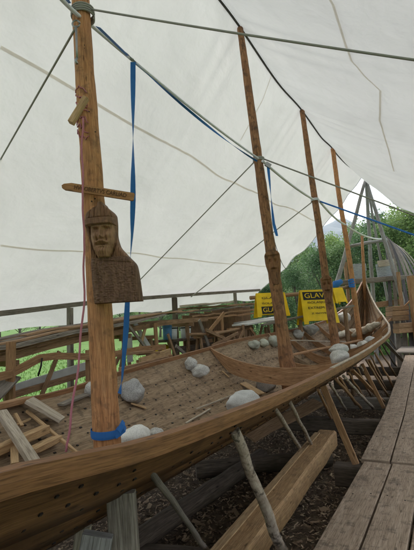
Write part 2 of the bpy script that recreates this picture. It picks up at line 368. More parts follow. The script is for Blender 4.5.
def grass():
    m=MB()
    for i in range(30000):
        if i%3:
            a=math.radians(random.uniform(88,140)); r=6+random.random()**1.6*30
            x,y=r*math.cos(a),r*math.sin(a)
        else:
            a=math.radians(random.uniform(55,80)); r=17+random.random()*20; x,y=r*math.cos(a),r*math.sin(a)
        s,n=toSN(V((x,y,0)))
        if -3.3<n<4.8 and -7<s<22.5: continue
        z=gz(x,y)-.03; h=random.uniform(.05,.16); w=.008+.0006*r; b=len(m.v); q=random.uniform(0,6.28); d=V((math.cos(q),math.sin(q),0))*w; l=V((random.uniform(-.05,.05),random.uniform(-.05,.05),h))
        P=V((x,y,z)); m.v+=[P-d,P+d,P+l]; m.face([b,b+1,b+2],[(0,0)]*3,'grassblade')
    tag(m.build('grass'),'short bright green meadow grass around the tent','grass',kind='stuff')
grass()
# ================================================================== TENT
RG=[(-8,7.2),(-.4,7.42),(2,7.33),(4.06,7.48),(6,7.38),(7.7,7.52),(9.5,7.55),(11.4,7.78),(13,7.74),(15,7.95)]
RN=[(-8,-.4),(4,-.41),(7.7,-.32),(11.4,-.28),(15,.2)]
EZ=[(-8,1.75),(-2,2.0),(1.8,2.39),(3.85,2.63),(6.7,2.89),(13,3.41)]
def fold(s,t,a):
    w=0
    for sm in (-.4,4.06,7.7,11.4):
        d=s-sm; w+=math.exp(-(d/1.3)**2)*math.exp(-t*5)*math.sin(d*11+2*math.sin(d*3))*.022*min(1,t*12)
        w-=.05*math.exp(-(abs(d)/.9))*math.exp(-t*9)*min(1,t*20)*.5
    e=max(0,(a-.80)/.20); w+=e*e*.045*math.sin(t*34+3*math.sin(t*7))*math.sin(math.pi*min(1,t))
    w+=.012*math.sin(s*2.6+t*9+2*math.sin(t*4+s*.7))*math.sin(math.pi*t)
    return w*1.7
def left(a,t):
    sr=-7+22*a; se=-7+20.2*a; R_=SN(sr,tab(RN,sr),tab(RG,sr)); E_=SN(se,-4,tab(EZ,se))
    P=R_.lerp(E_,t); P.z-=(.30*math.sin(math.pi*t))*(1 if True else 0)
    P.z+=.05*noise.noise(V((a*9,t*5,1)))*math.sin(math.pi*t)+fold(sr,t,a)
    return P
def right(a,t):
    sr=-7+22*a; se=-7+19.*a; R_=SN(sr,tab(RN,sr),tab(RG,sr)); E_=SN(se,4.8,tab(EZ,se)+.8)
    P=R_.lerp(E_,t); k=.25+.75*max(0,a-.72)/.28*.9
    P.z-=k*math.sin(math.pi*min(1,t*1.0)**.75)
    P.z+=.05*noise.noise(V((a*9,t*5,7)))*math.sin(math.pi*t)+fold(sr,t,a)*1.2
    return P
def ratio_grid(m,fn,nu,nv,k,su=22,sv=6):
    b=len(m.v)
    for i in range(nu+1):
        for j in range(nv+1): m.v.append(fn(i/nu,j/nv))
    for i in range(nu):
        for j in range(nv):
            a=b+i*(nv+1)+j; U=lambda p,q:(p/nu*su,q/nv*sv)
            m.face([a,a+nv+1,a+nv+2,a+1],[U(i,j),U(i+1,j),U(i+1,j+1),U(i,j+1)],k,True)
tent=empty('tent',SN(3,-.3,0),'huge off-white canvas tent roof stretched over the whole boat yard','tent')
m=MB(); ratio_grid(m,left,360,80,'canvas')
def skirt(a,t):
    se=-7+20.2*a; d=.36+.05*math.sin(se*2.1)
    return SN(se,-4.02-.25*t-.02*math.sin(se*1.7)*t,tab(EZ,se)-.004-d*t)
m.build('roof_panel',tent)
m=MB(); ratio_grid(m,skirt,110,5,'canvas',22,.4); m.build('skirt',tent)
m=MB(); ratio_grid(m,right,360,80,'canvas'); m.build('roof_panel',tent)
def hit(fn,x,y):
    best=None;R=(0,1,0,1);
    d=ray(x,y).normalized()
    for it in range(5):
        N=24
        for i in range(N+1):
            for j in range(N+1):
                a=R[0]+(R[1]-R[0])*i/N; t=R[2]+(R[3]-R[2])*j/N; P=fn(a,t)-EYE
                if P.dot(d)<=0: continue
                e=(P-d*P.dot(d)).length/P.dot(d)
                if best is None or e<best[0]: best=(e,a,t)
        wa=(R[1]-R[0])/N*1.5;wt=(R[3]-R[2])/N*1.5
        R=(max(0,best[1]-wa),min(1,best[1]+wa),max(0,best[2]-wt),min(1,best[2]+wt))
    return best[1],best[2]
def seam(fn,pix,w=.03,name='seam_tape'):
    AT=[hit(fn,x,y) for x,y in pix]; pts=[]
    for i in range(len(AT)-1):
        n=12
        for j in range(n): 
            q=j/n; pts.append((AT[i][0]+(AT[i+1][0]-AT[i][0])*q,AT[i][1]+(AT[i+1][1]-AT[i][1])*q))
    pts.append(AT[-1]); P=[];UPS=[]
    for a,t in pts:
        p=fn(a,t); da=fn(min(1,a+.01),t)-fn(max(0,a-.01),t); dt=fn(a,min(1,t+.01))-fn(a,max(0,t-.01)); nr=da.cross(dt).normalized()
        if nr.dot(EYE-p)<0: nr=-nr
        P.append(p+nr*.015); UPS.append(nr)
    m=MB()
    for i,p in enumerate(P):
        d=(P[min(i+1,len(P)-1)]-P[max(i-1,0)]).normalized(); sd=d.cross(UPS[i]).normalized(); m.v+=[p-sd*w,p+sd*w]
    for i in range(len(P)-1): m.face([2*i,2*i+1,2*i+3,2*i+2],[(i*.1,0),(i*.1,.05),(i*.1+.1,.05),(i*.1+.1,0)],'tape',True)
    m.build(name,tent)
seam(left,[(0,47),(75,90),(160,140),(210,170),(262,196),(305,216),(322,222)],.02)
seam(left,[(0,245),(80,251),(150,255),(210,262),(262,266),(274,268)],.015)
seam(right,[(327,-8),(334,4),(345,40),(352,60),(368,78),(381,90),(380,120),(386,140),(394,170),(394,171)],.02)
seam(left,[(275,70),(262,100),(240,140)],.012)
# ridge cord & hems
m=MB(); m.tube([SN(-7+22*i/80,tab(RN,-7+22*i/80),tab(RG,-7+22*i/80)-.05) for i in range(81)],.022,'darkrope',6); m.build('ridge_rope',tent)
m=MB(); m.tube([left(1,i/24)-UP*.02 for i in range(25)],.018,'whiterope',6); m.tube([right(1,i/24)-UP*.02 for i in range(25)],.018,'whiterope',6); m.build('hem_cord',tent)
# eave rail and its posts on the left
def rail(m):
    pts=[SN(s,-3.93,tab(EZ,s)-.01) for s in [x*.5 for x in range(-12,27)]]
    m.sweep(pts,[(-.035,-.045),(.035,-.045),(.035,.045),(-.035,.045)],'grey')
one('eave_rail','long grey timber rail carrying the left edge of the tent canvas','rail',rail)
for x,lb in [(70,'weathered grey upright post under the tent rail left of the carved mast'),(175,'dark upright post under the tent rail beside the white buckets'),(-40,'grey post under the tent rail nearest the camera'),(236,'upright post under the tent rail behind the trestles')]:
    P=onN(x,312,-3.86); s,_=toSN(P)
    one('tent_post',lb,'post',lambda m:m.plank(SN(s,-3.86,gz(P.x,P.y)-.05),SN(s,-3.86,tab(EZ,s)-.06),.10 if x!=175 else .13,.09,'grey' if x!=175 else 'dark',up=SN(1,0,0)-SN(0,0,0)))
# ================================================================== SHIP
ship=empty('ship',SN(2,0,.7),'long clinker-built wooden boat under construction with upswept stem','ship')
STR=[.03,.19,.35,.51,.66,.81,1.0]
def strake(side,q0,q1,idx):
    m=MB(); qs=[q0-(.022 if idx else 0),q0+.04,(q0+q1)/2,q1]; th=.026
    ss=[-8.95+ (13.98+8.95)*i/130 for i in range(131)]
    b=len(m.v); o=random.random()*10
    for s in ss:
        for j,q in enumerate(qs):
            off=-.032 if j==0 else (-.026 if j==1 else -.002)
            m.v.append(H(s,side*q,off)); m.v.append(H(s,side*q,off-th))
    for i in range(130):
        for j in range(3):
            a=b+i*8+j*2; c=a+8; u0,u1=ss[i]+o,ss[i+1]+o; v0,v1=qs[j]*1.3+o,qs[j+1]*1.3+o
            m.face([a,a+2,c+2,c],[(u0,v0),(u0,v1),(u1,v1),(u1,v0)],'inner',True)
            m.face([a+1,c+1,c+3,a+3],[(u0,v0),(u1,v0),(u1,v1),(u0,v1)],'hull',True)
        for j in (0,3):
            a=b+i*8+j*2; m.face([a,a+8,a+9,a+1],[(ss[i],0),(ss[i+1],0),(ss[i+1],.03),(ss[i],.03)],'hull')
    # rivet heads along the lap (inside) and outside
    def nail(s,q,off,sgn,r=.0085):
        P=H(s,side*q,off); A=(H(s+.05,side*q)-H(s,side*q)).normalized(); B=(H(s,side*(q+.02))-H(s,side*q)).normalized(); N=A.cross(B).normalized()
        if N.z<0:N=-N
        m.box(P+N*.003*sgn,A*r*random.uniform(.9,1.6),B*r,N*.003,'nail')
    s=-5.
    while s<12.8:
        js=random.uniform(-.015,.015)
        if idx: nail(s+js,q0-.02+random.uniform(-.004,.004),.001,1)
        s+=.24
    s=-3.5
    while side>0 and s<6:
        if random.random()<.65: nail(s+random.uniform(-.03,.03),q0+.015+random.uniform(-.006,.006),-.050,-1,.006)
        if random.random()<.55: nail(s+random.uniform(-.04,.04),q0+.055+random.uniform(-.02,.02),-.046,-1,.0065)
        if idx==5 and random.random()<.3: nail(s+random.uniform(-.05,.05),random.uniform(.9,.95),-.036,-1,.0065)
        s+=.12
    # cross rows where the frames will sit
    s=-4.6+.1*(idx%2)
    while s<11.5:
        if random.random()<.55: nail(s+random.uniform(-.02,.02),(q0+q1)/2+random.uniform(-.02,.02),-.004,1,.007)
        s+=.42
    return m.build('strake',ship)
for side in (1,-1):
    for k in range(6): strake(side,STR[k],STR[k+1],k)
# keel and stems
m=MB(); m.sweep([SN(s,CO,tab(ZK,s)-.05) for s in [-8.95+22.9*i/110 for i in range(111)]],[(-.05,-.10),(.05,-.10),(.06,.05),(-.06,.05)],'hull',up=_n.to_3d().cross(V((_u.x,_u.y,0))).normalized()); m.build('keel',ship)
m=MB(); st=[SN(s,CO,z) for s,z in [(12.9,1.62),(13.3,1.98),(13.65,2.45),(13.9,3.0),(14.02,3.45),(14.06,3.75)]]
m.sweep(st,[(-.05,-.07),(.05,-.07),(.05,.06),(-.05,.06)],'rail',up=[V((-_u.x,-_u.y,.5)).normalized()]*6); m.build('stem',ship)
m=MB(); st=[SN(s,CO,z) for s,z in [(-7.9,1.35),(-8.5,1.95),(-8.85,2.6),(-9.02,3.2),(-9.1,3.6)]]
m.sweep(st,[(-.05,-.07),(.05,-.07),(.05,.06),(-.05,.06)],'rail',up=[V((_u.x,_u.y,.5)).normalized()]*5); m.build('stem',ship)
# gunwales
def gun(side,s0,s1,w,h,k,out,up_,nm='gunwale'):
    m=MB(); N=90; pts=[];
    for i in range(N+1):
        s=s0+(s1-s0)*i/N; P=H(s,side)+V((_n.x,_n.y,0))*side*out; P.z+=up_; pts.append(P)
    m.sweep(pts,[(-w,-h),(w,-h),(w*1.1,0),(w,h),(-w,h)],k); return m.build(nm,ship)
gun(1,-8.9,10.4,.030,.036,'rail',.006,-.036); gun(-1,-8.9,13.9,.028,.045,'rail',-.004,-.03)
gun(1,10.42,13.95,.022,.025,'pale',.0,-.025)
m=MB(); m.sweep([H(2.2+8.2*i/60,1)+UP*.004+V((_n.x,_n.y,0))*.006 for i in range(61)],[(-.022,-.004),(.022,-.004),(.022,.004),(-.022,.004)],'pale'); m.build('rail_cap',ship)
# inner clamp plank, pale and dusty, along the near side
m=MB(); m.sweep([H(s,.86,.03) for s in [.9+7.6*i/40 for i in range(41)]],[(-.075,-.012),(.075,-.012),(.075,.012),(-.075,.012)],'pale',up=[(H(s,.86,.1)-H(s,.86)).normalized() for s in [.9+7.6*i/40 for i in range(41)]]); m.build('inner_plank',ship)
m=MB(); m.sweep([H(s,.70,.03) for s in [1.2+6.6*i/40 for i in range(41)]],[(-.03,-.02),(.03,-.02),(.03,.02),(-.03,.02)],'frame',up=[(H(s,.7,.1)-H(s,.7)).normalized() for s in [1.2+6.6*i/40 for i in range(41)]]); m.build('stringer',ship)
# cross frames
def frame(s,t0,t1,hm,he,k='frame',skew=0,name='frame'):
    m=MB(); N=28; b=len(m.v); th=.022; o=random.random()*9
    A=V((_u.x,_u.y,0))
    for i in range(N+1):
        t=t0+(t1-t0)*i/N; ss=s+skew*t; Pl=H(ss,t,.004); Pl2=H(ss,t); e=abs(2*i/N-1)
        top=Pl.z+hm+(he-hm)*e**2
        for sg in (-1,1):
            q=Pl+A*th*sg; m.v.append(V((q.x,q.y,Pl.z+.002))); m.v.append(V((q.x,q.y,top)))
    for i in range(N):
        a=b+i*4;c=a+4; u0,u1=o+i*.09,o+(i+1)*.09
        for q,v in (((a,c,c+1,a+1),(0,.2)),((a+2,a+3,c+3,c+2),(0,.2)),((a+1,c+1,c+3,a+3),(.3,.35)),((a,a+2,c+2,c),(.4,.45))):
            m.face(list(q),[(u0,v[0]),(u1,v[0]),(u1,v[1]),(u0,v[1])] if q[1]==c else [(u0,v[0]),(u0,v[1]),(u1,v[1]),(u1,v[0])],k)
    for a in (b,b+N*4): m.face([a,a+1,a+3,a+2],[(0,0),(0,.2),(.05,.2),(.05,0)],k)
    return m.build(name,ship)
def beamframe(s,t0,t1,sag,dep,skew,k='frame'):
    m=MB(); N=30; b=len(m.v); th=.024; A=V((_u.x,_u.y,0)); o=random.random()*9
    za=H(s+skew*t0,t0).z+.02; zb=H(s+skew*t1,t1).z+.06
    for i in range(N+1):
        f=i/N; t=t0+(t1-t0)*f; P=H(s+skew*t,t,.004); top=za+(zb-za)*f-sag*4*f*(1-f)*(1-.25*(f-.5)); top=max(top,P.z+.03); bot=max(P.z+.004,top-dep)
        if bot>top-.02: bot=top-.02
        for sg in (-1,1):
            q=P+A*th*sg; m.v.append(V((q.x,q.y,bot))); m.v.append(V((q.x,q.y,top)))
    for i in range(N):
        a=b+i*4;c=a+4;u0,u1=o+i*.09,o+(i+1)*.09
        m.face([a,c,c+1,a+1],[(u0,0),(u1,0),(u1,.2),(u0,.2)],k); m.face([a+2,a+3,c+3,c+2],[(u0,0),(u0,.2),(u1,.2),(u1,0)],k)
        m.face([a+1,c+1,c+3,a+3],[(u0,.3),(u1,.3),(u1,.35),(u0,.35)],k); m.face([a,a+2,c+2,c],[(u0,.4),(u0,.45),(u1,.45),(u1,.4)],k)
    for a in (b,b+N*4): m.face([a,a+1,a+3,a+2],[(0,0),(0,.2),(.05,.2),(.05,0)],k)
    return m.build('frame',ship)
beamframe(3.6,-.98,.90,.19,.25,-.3)
frame(5.9,-.6,.97,.24,.10,skew=-.2)
frame(6.7,-.97,.3,.12,.06,'inner')
frame(7.5,-.97,.97,.22,.10,skew=-.2)
frame(9.0,-.97,.97,.22,.10)
frame(10.3,-.97,.97,.2,.1)
frame(11.5,-.95,.95,.3,.12)
frame(-2.6,-.97,.97,.17,.08)
frame(-5,-.97,.97,.17,.08)
# two long thwart planks lying low across the bow half
m=MB(); m.plank(H(6.1,-.55,.16),H(8.9,.55,.3),.14,.03,'frame'); m.build('bottom_board',ship)
m=MB(); m.plank(H(6.9,-.85,.10),H(9.9,.1,.34),.12,.03,'pale'); m.build('bottom_board',ship)
# ================================================================== MASTS (carved log posts)
def log(m,P0,P1_,r0,r1,k,n=40,bend=.02,sides=20,wob=.06,bulge=None,seed=0):
    P0=V(P0);P1_=V(P1_); pts=[];R=[]
    for i in range(n+1):
        t=i/n; p=P0.lerp(P1_,t); a=noise.noise_vector(V((t*2.2,seed*3.1,0)))
        pts.append(p+V((a.x,a.y,0))*bend*math.sin(math.pi*t)*2); r=r0+(r1-r0)*t
        if bulge: r*=bulge(t)
        R.append(r*(1+.05*noise.noise(V((t*9,seed,5)))))
    m.tube(pts,R,k,sides,wob); return pts
def mast(px_t,py_t,px_b,py_b,s,r0,r1,k,label,seed,bulge=None):
    T=onS(px_t,py_t,s); s_,n_=toSN(T); B=onS(px_b,py_b,s); _,nb=toSN(B)
    zt=tab(RG,s)-.07
    # continue the lean down to the hull
    k_=(n_-nb)/(T.z-B.z); z0=.9+0; n0=nb+k_*(z0-B.z); n1=nb+k_*(zt-B.z)
    z0=H(s,(n0-CO)/tab(HB,s)).z-.01
    root=empty('mast',SN(s,n0,z0),label,'mast')
    m=MB(); pts=log(m,SN(s,n0,z0),SN(s,n1,zt),r0,r1,k,60,.02,20,.07,bulge,seed); m.build('pole',root)
    return root,(lambda z:SN(s,nb+k_*(z-B.z),z))
mast1,A1=mast(82,0,107,436,-.1,.101,.056,'post','thick honey-brown log mast nearest the camera, carrying the carved helmeted head',1)
mast2,A2=mast(240,28,286,355,4.06,.112,.058,'bark','rough barked mast with a hooded face carved low, second from the camera',2,lambda t:1+.25*math.exp(-((t-.03)/.06)**2))
mast3,A3=mast(302,110,334,335,7.7,.105,.062,'bark','slimmer brown mast between the yellow boards, bearded face carved low on it',3,lambda t:1+.1*math.exp(-((t-.04)/.06)**2))
mast4,A4=mast(333,150,357,320,11.2,.085,.07,'post','thin farthest mast with a blue strap tied low, near the boat stem',4)
# ------------------------------------------------------------------ relief carving helper
def relief(name,root,origin,ex,ey,ez,bounds,hf,y0,y1,nr,nc,kfn,back=-.05,sc=1.):
    m=MB(); b=len(m.v)
    for i in range(nr+1):
        y=y0+(y1-y0)*i/nr; l,r=bounds(y)
        for j in range(nc+1):
            x=l+(r-l)*j/nc; z=hf(x,y)*math.sqrt(max(0,1-abs(2*j/nc-1)**14))
            m.v.append(origin+ex*x*sc+ey*y*sc+ez*z*sc)
    o2=len(m.v)
    for i in range(nr+1):
        y=y0+(y1-y0)*i/nr; l,r=bounds(y); m.v.append(origin+ex*l*sc+ey*y*sc+ez*back); m.v.append(origin+ex*r*sc+ey*y*sc+ez*back)
    W=nc+1
    for i in range(nr):
        for j in range(nc):
            a=b+i*W+j; y=y0+(y1-y0)*(i+.5)/nr; l,r=bounds(y); x=l+(r-l)*(j+.5)/nc
            m.face([a,a+1,a+W+1,a+W],[(p[1]*.01*1.,p[0]*.01) for p in ((x,y),(x+1,y),(x+1,y+1),(x,y+1))],kfn(x,y),True)
        for sd,(j,bk) in enumerate(((0,o2+2*i),(nc,o2+2*i+1))):
            a=b+i*W+j; q=[a,a+W,bk+2,bk]
            m.face(q if sd==0 else q[::-1],[(i*.01,0),(i*.01+.01,0),(i*.01+.01,.08),(i*.01,.08)],'carvedark')
        m.face([o2+2*i,o2+2*i+2,o2+2*i+3,o2+2*i+1],[(0,0),(.01,0),(.01,.2),(0,.2)],'carvedark')
    m.face([b+j for j in range(W)][::-1]+[o2,o2+1],[(0,0)]*(W+2),'carvedark')
    e=b+nr*W; m.face([e+j for j in range(W)]+[o2+2*nr+1,o2+2*nr],[(0,0)]*(W+2),'carvedark')
    return m.build(name,root)
g=lambda x,y,cx,cy,sx,sy:math.exp(-((x-cx)/sx)**2-((y-cy)/sy)**2)
# carved bust: coordinates in photograph pixels relative to (115,255), y up; 1 px = 7.3 mm at 3.0 m
def bust_bounds(y):
    # y = 255-py
    py=255-y
    L=tab([(203,105.5),(206,104),(208.5,98),(212,91.5),(216,88),(224,88),(245,91),(262,91),(280,91),(303,92)],py)
    R=tab([(203,109.5),(206,111),(208.5,114),(212,117.5),(216,119.3),(224,119.5),(235,119),(246,121),(256,128),(268,137),(280,138.5),(303,140)],py)
    return L-115,R-115
def bust_h(x,y):
    px=x+115; py=255-y; cx=106.5
    h=5.0
    if py<258:
        dx=(px-cx)
        # helmet dome, band, ridge
        if py<226:
            h=8.2+4.5*math.sqrt(max(0,1-(dx/17)**2))-1.6*max(0,(212-py)/9)
            if 219.5<py<226: h+=1.6
            if abs(dx)<1.4 and py<219: h+=1.3
            for q in (-11,-5.5,5.5,11):
                h-=.9*math.exp(-((dx-q*(1-(219-py)*.02))/.6)**2)*(py<219)
            h-=.7*math.exp(-((py-219)/.6)**2)
        else:
            hw=tab([(226,12.0),(236,12.4),(243,11.6),(249,10.2),(254,8.4),(257,6.5)],py)
            if abs(dx)<hw:
                k=math.sqrt(max(0,1-(dx/hw)**2)); h=7.0+4.2*k-.02*abs(py-238)
                h-=3.6*g(dx,py,-5.0,230.6,3.0,1.9)+3.6*g(dx,py,5.0,230.6,3.0,1.9)
                h+=2.3*g(dx,py,-5.0,231,1.9,.9)+2.3*g(dx,py,5.0,231,1.9,.9)
                h-=.9*g(dx,py,-5.0,231.2,1.6,.3)+.9*g(dx,py,5.0,231.2,1.6,.3)
                h+=1.8*g(dx,py,-5.2,227.6,4,.9)+1.8*g(dx,py,5.2,227.6,4,.9)
                h+=3.2*g(dx,py,0,233,1.5,4.5)+3.0*g(dx,py,0,238.3,2.1,1.7)+1.3*g(dx,py,-2.2,239.4,1.0,.8)+1.3*g(dx,py,2.2,239.4,1.0,.8)
                h+=1.6*g(dx,py,-6.5,237,2.4,2.6)+1.6*g(dx,py,6.5,237,2.4,2.6)
                h-=1.6*g(dx,py,-4.6,241,.9,2.6)+1.6*g(dx,py,4.6,241,.9,2.6)
                mx_=242.9+.05*dx*dx
                h+=2.6*math.exp(-((py-mx_)/1.25)**2)*(abs(dx)<6.3)+.35*math.sin(dx*3)*(abs(py-mx_)<1.6)
                h-=3.4*g(dx,py,0,246,3.6,.75)
                h+=1.7*g(dx,py,0,247.9,2.9,.8)
                h+=2.4*g(dx,py,0,252.5,4.6,2.6)+.45*math.sin(dx*2.9+py*.35)*(py>249)
            else:
                h=5.4+1.3*(abs(dx)>hw+1.6)+.5*math.sin(px*2.6+py*.12)
    else:
        # chest plate
        h=6.4+1.6*math.sqrt(max(0,1-((px-112)/30)**2))+.9*abs(noise.noise(V((px*.22+py*.1,py*.45,0))))+.5*noise.noise(V((px*.5-py*.3,py*.35,4)))-.9*math.exp(-((py-(262+.12*(px-105)))/.8)**2)-.7*math.exp(-((px-98-.1*(py-260))/.7)**2)*(py>264)
        if py<260: h-=1
    return 6+(h-6)*(1.35 if py<258 else 1.2)+(.22 if py<258 else .08)*noise.noise(V((px*.9,py*.9,2)))
def bust_k(x,y):
    px=x+115;py=255-y;dx=px-106.5
    if py>258: return 'carvedark'
    if py>226 and abs(dx)<tab([(226,12.0),(236,12.4),(243,11.6),(249,10.2),(254,8.4),(257,6.5)],py)-.2: return 'face'
    return 'carve'
zb=A1(0).z
Cb=atY(115,255,A1(3.0).y-.13); vd=(Cb-EYE).normalized()
ey=(A1(4)-A1(2)).normalized(); ex=V((1,-.12,0)).normalized(); ez=ex.cross(ey).normalized()
if ez.dot(vd)>0: ez=-ez
sc=(Cb-EYE).dot(_f)/F
bust=empty('carved_figure',Cb+ey*(-48*sc),'dark wooden bust of a bearded man in a helmet fixed to the nearest mast','carving')
relief('bust',bust,Cb,ex,ey,ez,bust_bounds,bust_h,-48,52,230,130,bust_k,back=-.02,sc=sc)
# name board above the bust
Pn=atY(98,191.5,A1(3.4).y-.145); an=(atY(134,197.5,Pn.y)-atY(62,186,Pn.y)); Ln=an.length; an.normalize()
nb=empty('name_board',Pn,'narrow brown board with carved capital letters nailed across the nearest mast','sign')
pn=an.cross(V((0,-1,0))).normalized()
if pn.z<0: pn=-pn
nrm=an.cross(pn)
if nrm.y>0:nrm=-nrm
h=.030; m=MB()
o=[(-Ln/2+.03,-h),(Ln/2-.005,-h),(Ln/2,-h*.8),(Ln/2,h*.8),(Ln/2-.005,h),(-Ln/2+.07,h),(-Ln/2+.015,h*.5),(-Ln/2,0),(-Ln/2+.008,-h*.7)]
m.poly([Pn+an*x+pn*y-nrm*.01 for x,y in o],nrm*.022,'signw'); m.build('board',nb)
def text(body,root,loc,ax,ay,az,size,matk,name='lettering',width=None):
    c=bpy.data.curves.new(name,'FONT'); c.body=body; c.size=size; c.extrude=.0015; c.align_x='CENTER'; c.align_y='CENTER'
    t=bpy.data.objects.new(name,c); col.objects.link(t); dg=bpy.context.evaluated_depsgraph_get(); me=bpy.data.meshes.new_from_object(t.evaluated_get(dg)); bpy.data.objects.remove(t)
    ws=[v.co.x for v in me.vertices]; sx=(width/(max(ws)-min(ws))) if width else 1
    mt=Matrix((ax,ay,az)).transposed(); off=V(root['_o'])
    for v in me.vertices: v.co=mt@V((v.co.x*sx,v.co.y,v.co.z))+V(loc)-off
    me.materials.clear(); me.materials.append(M[matk]); o=bpy.data.objects.new(name,me); col.objects.link(o); o.parent=root; return o
text('HVGOBERTVS CARLIAD',nb,Pn+nrm*.0135+an*.02,an,pn,nrm,.045,'letters',width=Ln*.72)
# carved faces on masts 2 and 3
def mast_face(root,A,px,py,w,hgt,r):
    P=A(0); 
    z=None
    for i in range(700):
        q=A(.9+i*.01)
        if proj(q)[1]<py: break
    C=q+ (EYE-q).normalized()*0
    d=(EYE-q); d.z=0; d.normalize(); ey=(A(3)-A(1)).normalized(); ex=ey.cross(d).normalized(); ez=ex.cross(ey)
    if ez.dot(d)<0: ez=-ez
    sc=(q-EYE).dot(_f)/F
    def bd(y): 
        k=y/hgt; ww=w*tab([(-1.3,.35),(-.9,.6),(-.3,.8),(.3,.95),(.7,.95),(1,.5)],k); return -ww,ww
    def hf(x,y):
        k=y/hgt; X=x/w; r_=r/sc; b=math.sqrt(max(.02,1-(X*.95)**2))*r_*.5+r_*.75
        if k>.62: b+=1.6
        if abs(X)>.62 and k>-.5: b+=.7+.2*math.sin(y*3)
        b+=2.8*g(X,k,0,.12,.14,.3)-2.4*g(X,k,-.3,.28,.18,.12)-2.4*g(X,k,.3,.28,.18,.12)-2.2*g(X,k,0,-.28,.3,.06)+1.6*g(X,k,0,-.18,.35,.07)
        if k<-.4: b+=.3*math.sin(x*3)
        return b
    relief('carved_face',root,q,ex,ey,ez,bd,hf,-1.3*hgt,hgt,60,28,lambda x,y:'bark',back=0,sc=sc)
mast_face(mast2,A2,272,266,8.2,15,.10)
mast_face(mast3,A3,325,288,6,12,.095)
# iron bands, pegs on mast 1
def ring(m,A,z,r,k,h=.02,turns=1,th=.009):
    C=A(z); pts=[C+V((math.cos(a)*r,math.sin(a)*r,(a/(2*math.pi)-turns/2)*th*2.2)) for a in [i*math.pi/12 for i in range(int(24*turns)+1)]]
    m.tube(pts,th,k,6)
def zat(A,px,py):
    best=(9e9,0)
    for i in range(900):
        z=.5+i*.01; q=proj(A(z)); e=abs(q[1]-py)
        if e<best[0]: best=(e,z)
    return best[1]
for a in range(26):
    m=MB(); z=zat(A1,0,random.uniform(10,60)) if a<16 else random.uniform(1.6,4.2); an_=random.uniform(-2.6,-.6); C=A1(z); d=V((math.cos(an_),math.sin(an_),0)); m.tube([C+d*.06,C+d*(.103-(z-.9)*.0069)],.006,'nail',6); m.build('nail',mast1)
# rope lashing top of mast 1
z1=zat(A1,0,14)
one('rope_lashing','grey rope wound several times round the top of the nearest mast','rope',lambda m:ring(m,A1,z1,.092,'rope',turns=4,th=.009))
# hanging iron hook left of mast 1
def hook(m):
    a=onS(76,26,-.25); b=onS(77,58,-.25); m.tube([a,a.lerp(b,.5),b],.009,'steel',8); m.tube([a+V((.03*math.cos(t),0,.03*math.sin(t)+.02)) for t in [i*.5 for i in range(13)]],.007,'steel',6)
    m.tube([b,b-V((.012,0,.02)),b-V((0,0,.05))],.012,'steel',6)
one('iron_hook','long iron hook hanging beside the top of the nearest mast','hook',hook)
def peg(m):
    C=A1(zat(A1,0,103)); a=onS(86,98,-.25); b=onS(71,123,-.32); m.plank(b,a,.045,.05,'fresh',up=V((0,-1,0)),taper=.9)
one('wooden_cleat','short slanting wooden peg tied to the nearest mast with red cord','cleat',peg)
def redknot(m):
    for k in range(9):
        z=zat(A1,0,97+k*5); C=A1(z); a0=-2.9; pts=[C+V((math.cos(a)*.094,math.sin(a)*.094,.05*math.sin(a*2+k)+random.uniform(-.02,.02))) for a in [a0+i*.14 for i in range(12)]]; m.tube(pts,.0045,'redrope',5)
one('red_cord','thin red cord criss-crossed round the nearest mast below the wooden peg','cord',redknot)
def redrope(m):
    pts=[onN(*p) for p in [(83,118,.08),(82,150,.08),(83,200,.10),(84,250,.10),(84,300,.1),(79,360,.1),(72,410,.12),(66,452,.12)]]
    P=[]
    for i in range(len(pts)-1):
        for j in range(6): P.append(pts[i].lerp(pts[i+1],j/6)+V((.004*math.sin(i*5+j),0,0)))
    P.append(pts[-1]); m.tube(P,.0075,'redrope',6)
one('hanging_rope','red and white twisted rope hanging along the nearest mast into the boat','rope',redrope)
# ================================================================== ROPES AND STRAPS
def strap(m,pts,w,k='webbing',tw=0,up=V((0,-1,.2))):
    n=len(pts); m.sweep(pts,[(-w/2,-.0015),(w/2,-.0015),(w/2,.0015),(-w/2,.0015)],k,up=up,roll=[tw*i/n for i in range(n)])
E1=A1(zat(A1,0,14)); E2=A2(zat(A2,0,162)); E3=A3(zat(A3,0,201)); E4=A4(zat(A4,0,222))
O=V((0,-.12,0))
off=atY(50,-14,2.3)
one('white_rope','white rope running from above the nearest mast to the second mast','rope',lambda m:(m.tube(catenary(off,E1+V((-.02,.12,.05)),.02)[:-1]+catenary(E1+V((-.02,.12,.05)),E2+V((-.02,-.1,.02)),.05,40),.016,'whiterope',6)))
one('white_rope','white rope drooping between the second and third masts','rope',lambda m:m.tube(catenary(E2+V((.05,-.1,-.03)),E3+V((-.05,-.1,0)),.05,30),.024,'whiterope',6))
one('white_rope','white rope sagging from the third mast past the thin mast to the pole tripod','rope',lambda m:m.tube(catenary(E3+V((.08,-.08,-.02)),E4+V((0,-.1,-.1)),.08,20)[:-1]+catenary(E4+V((0,-.1,-.1)),atY(383,239,16.2),.15,20),.03,'whiterope',6))
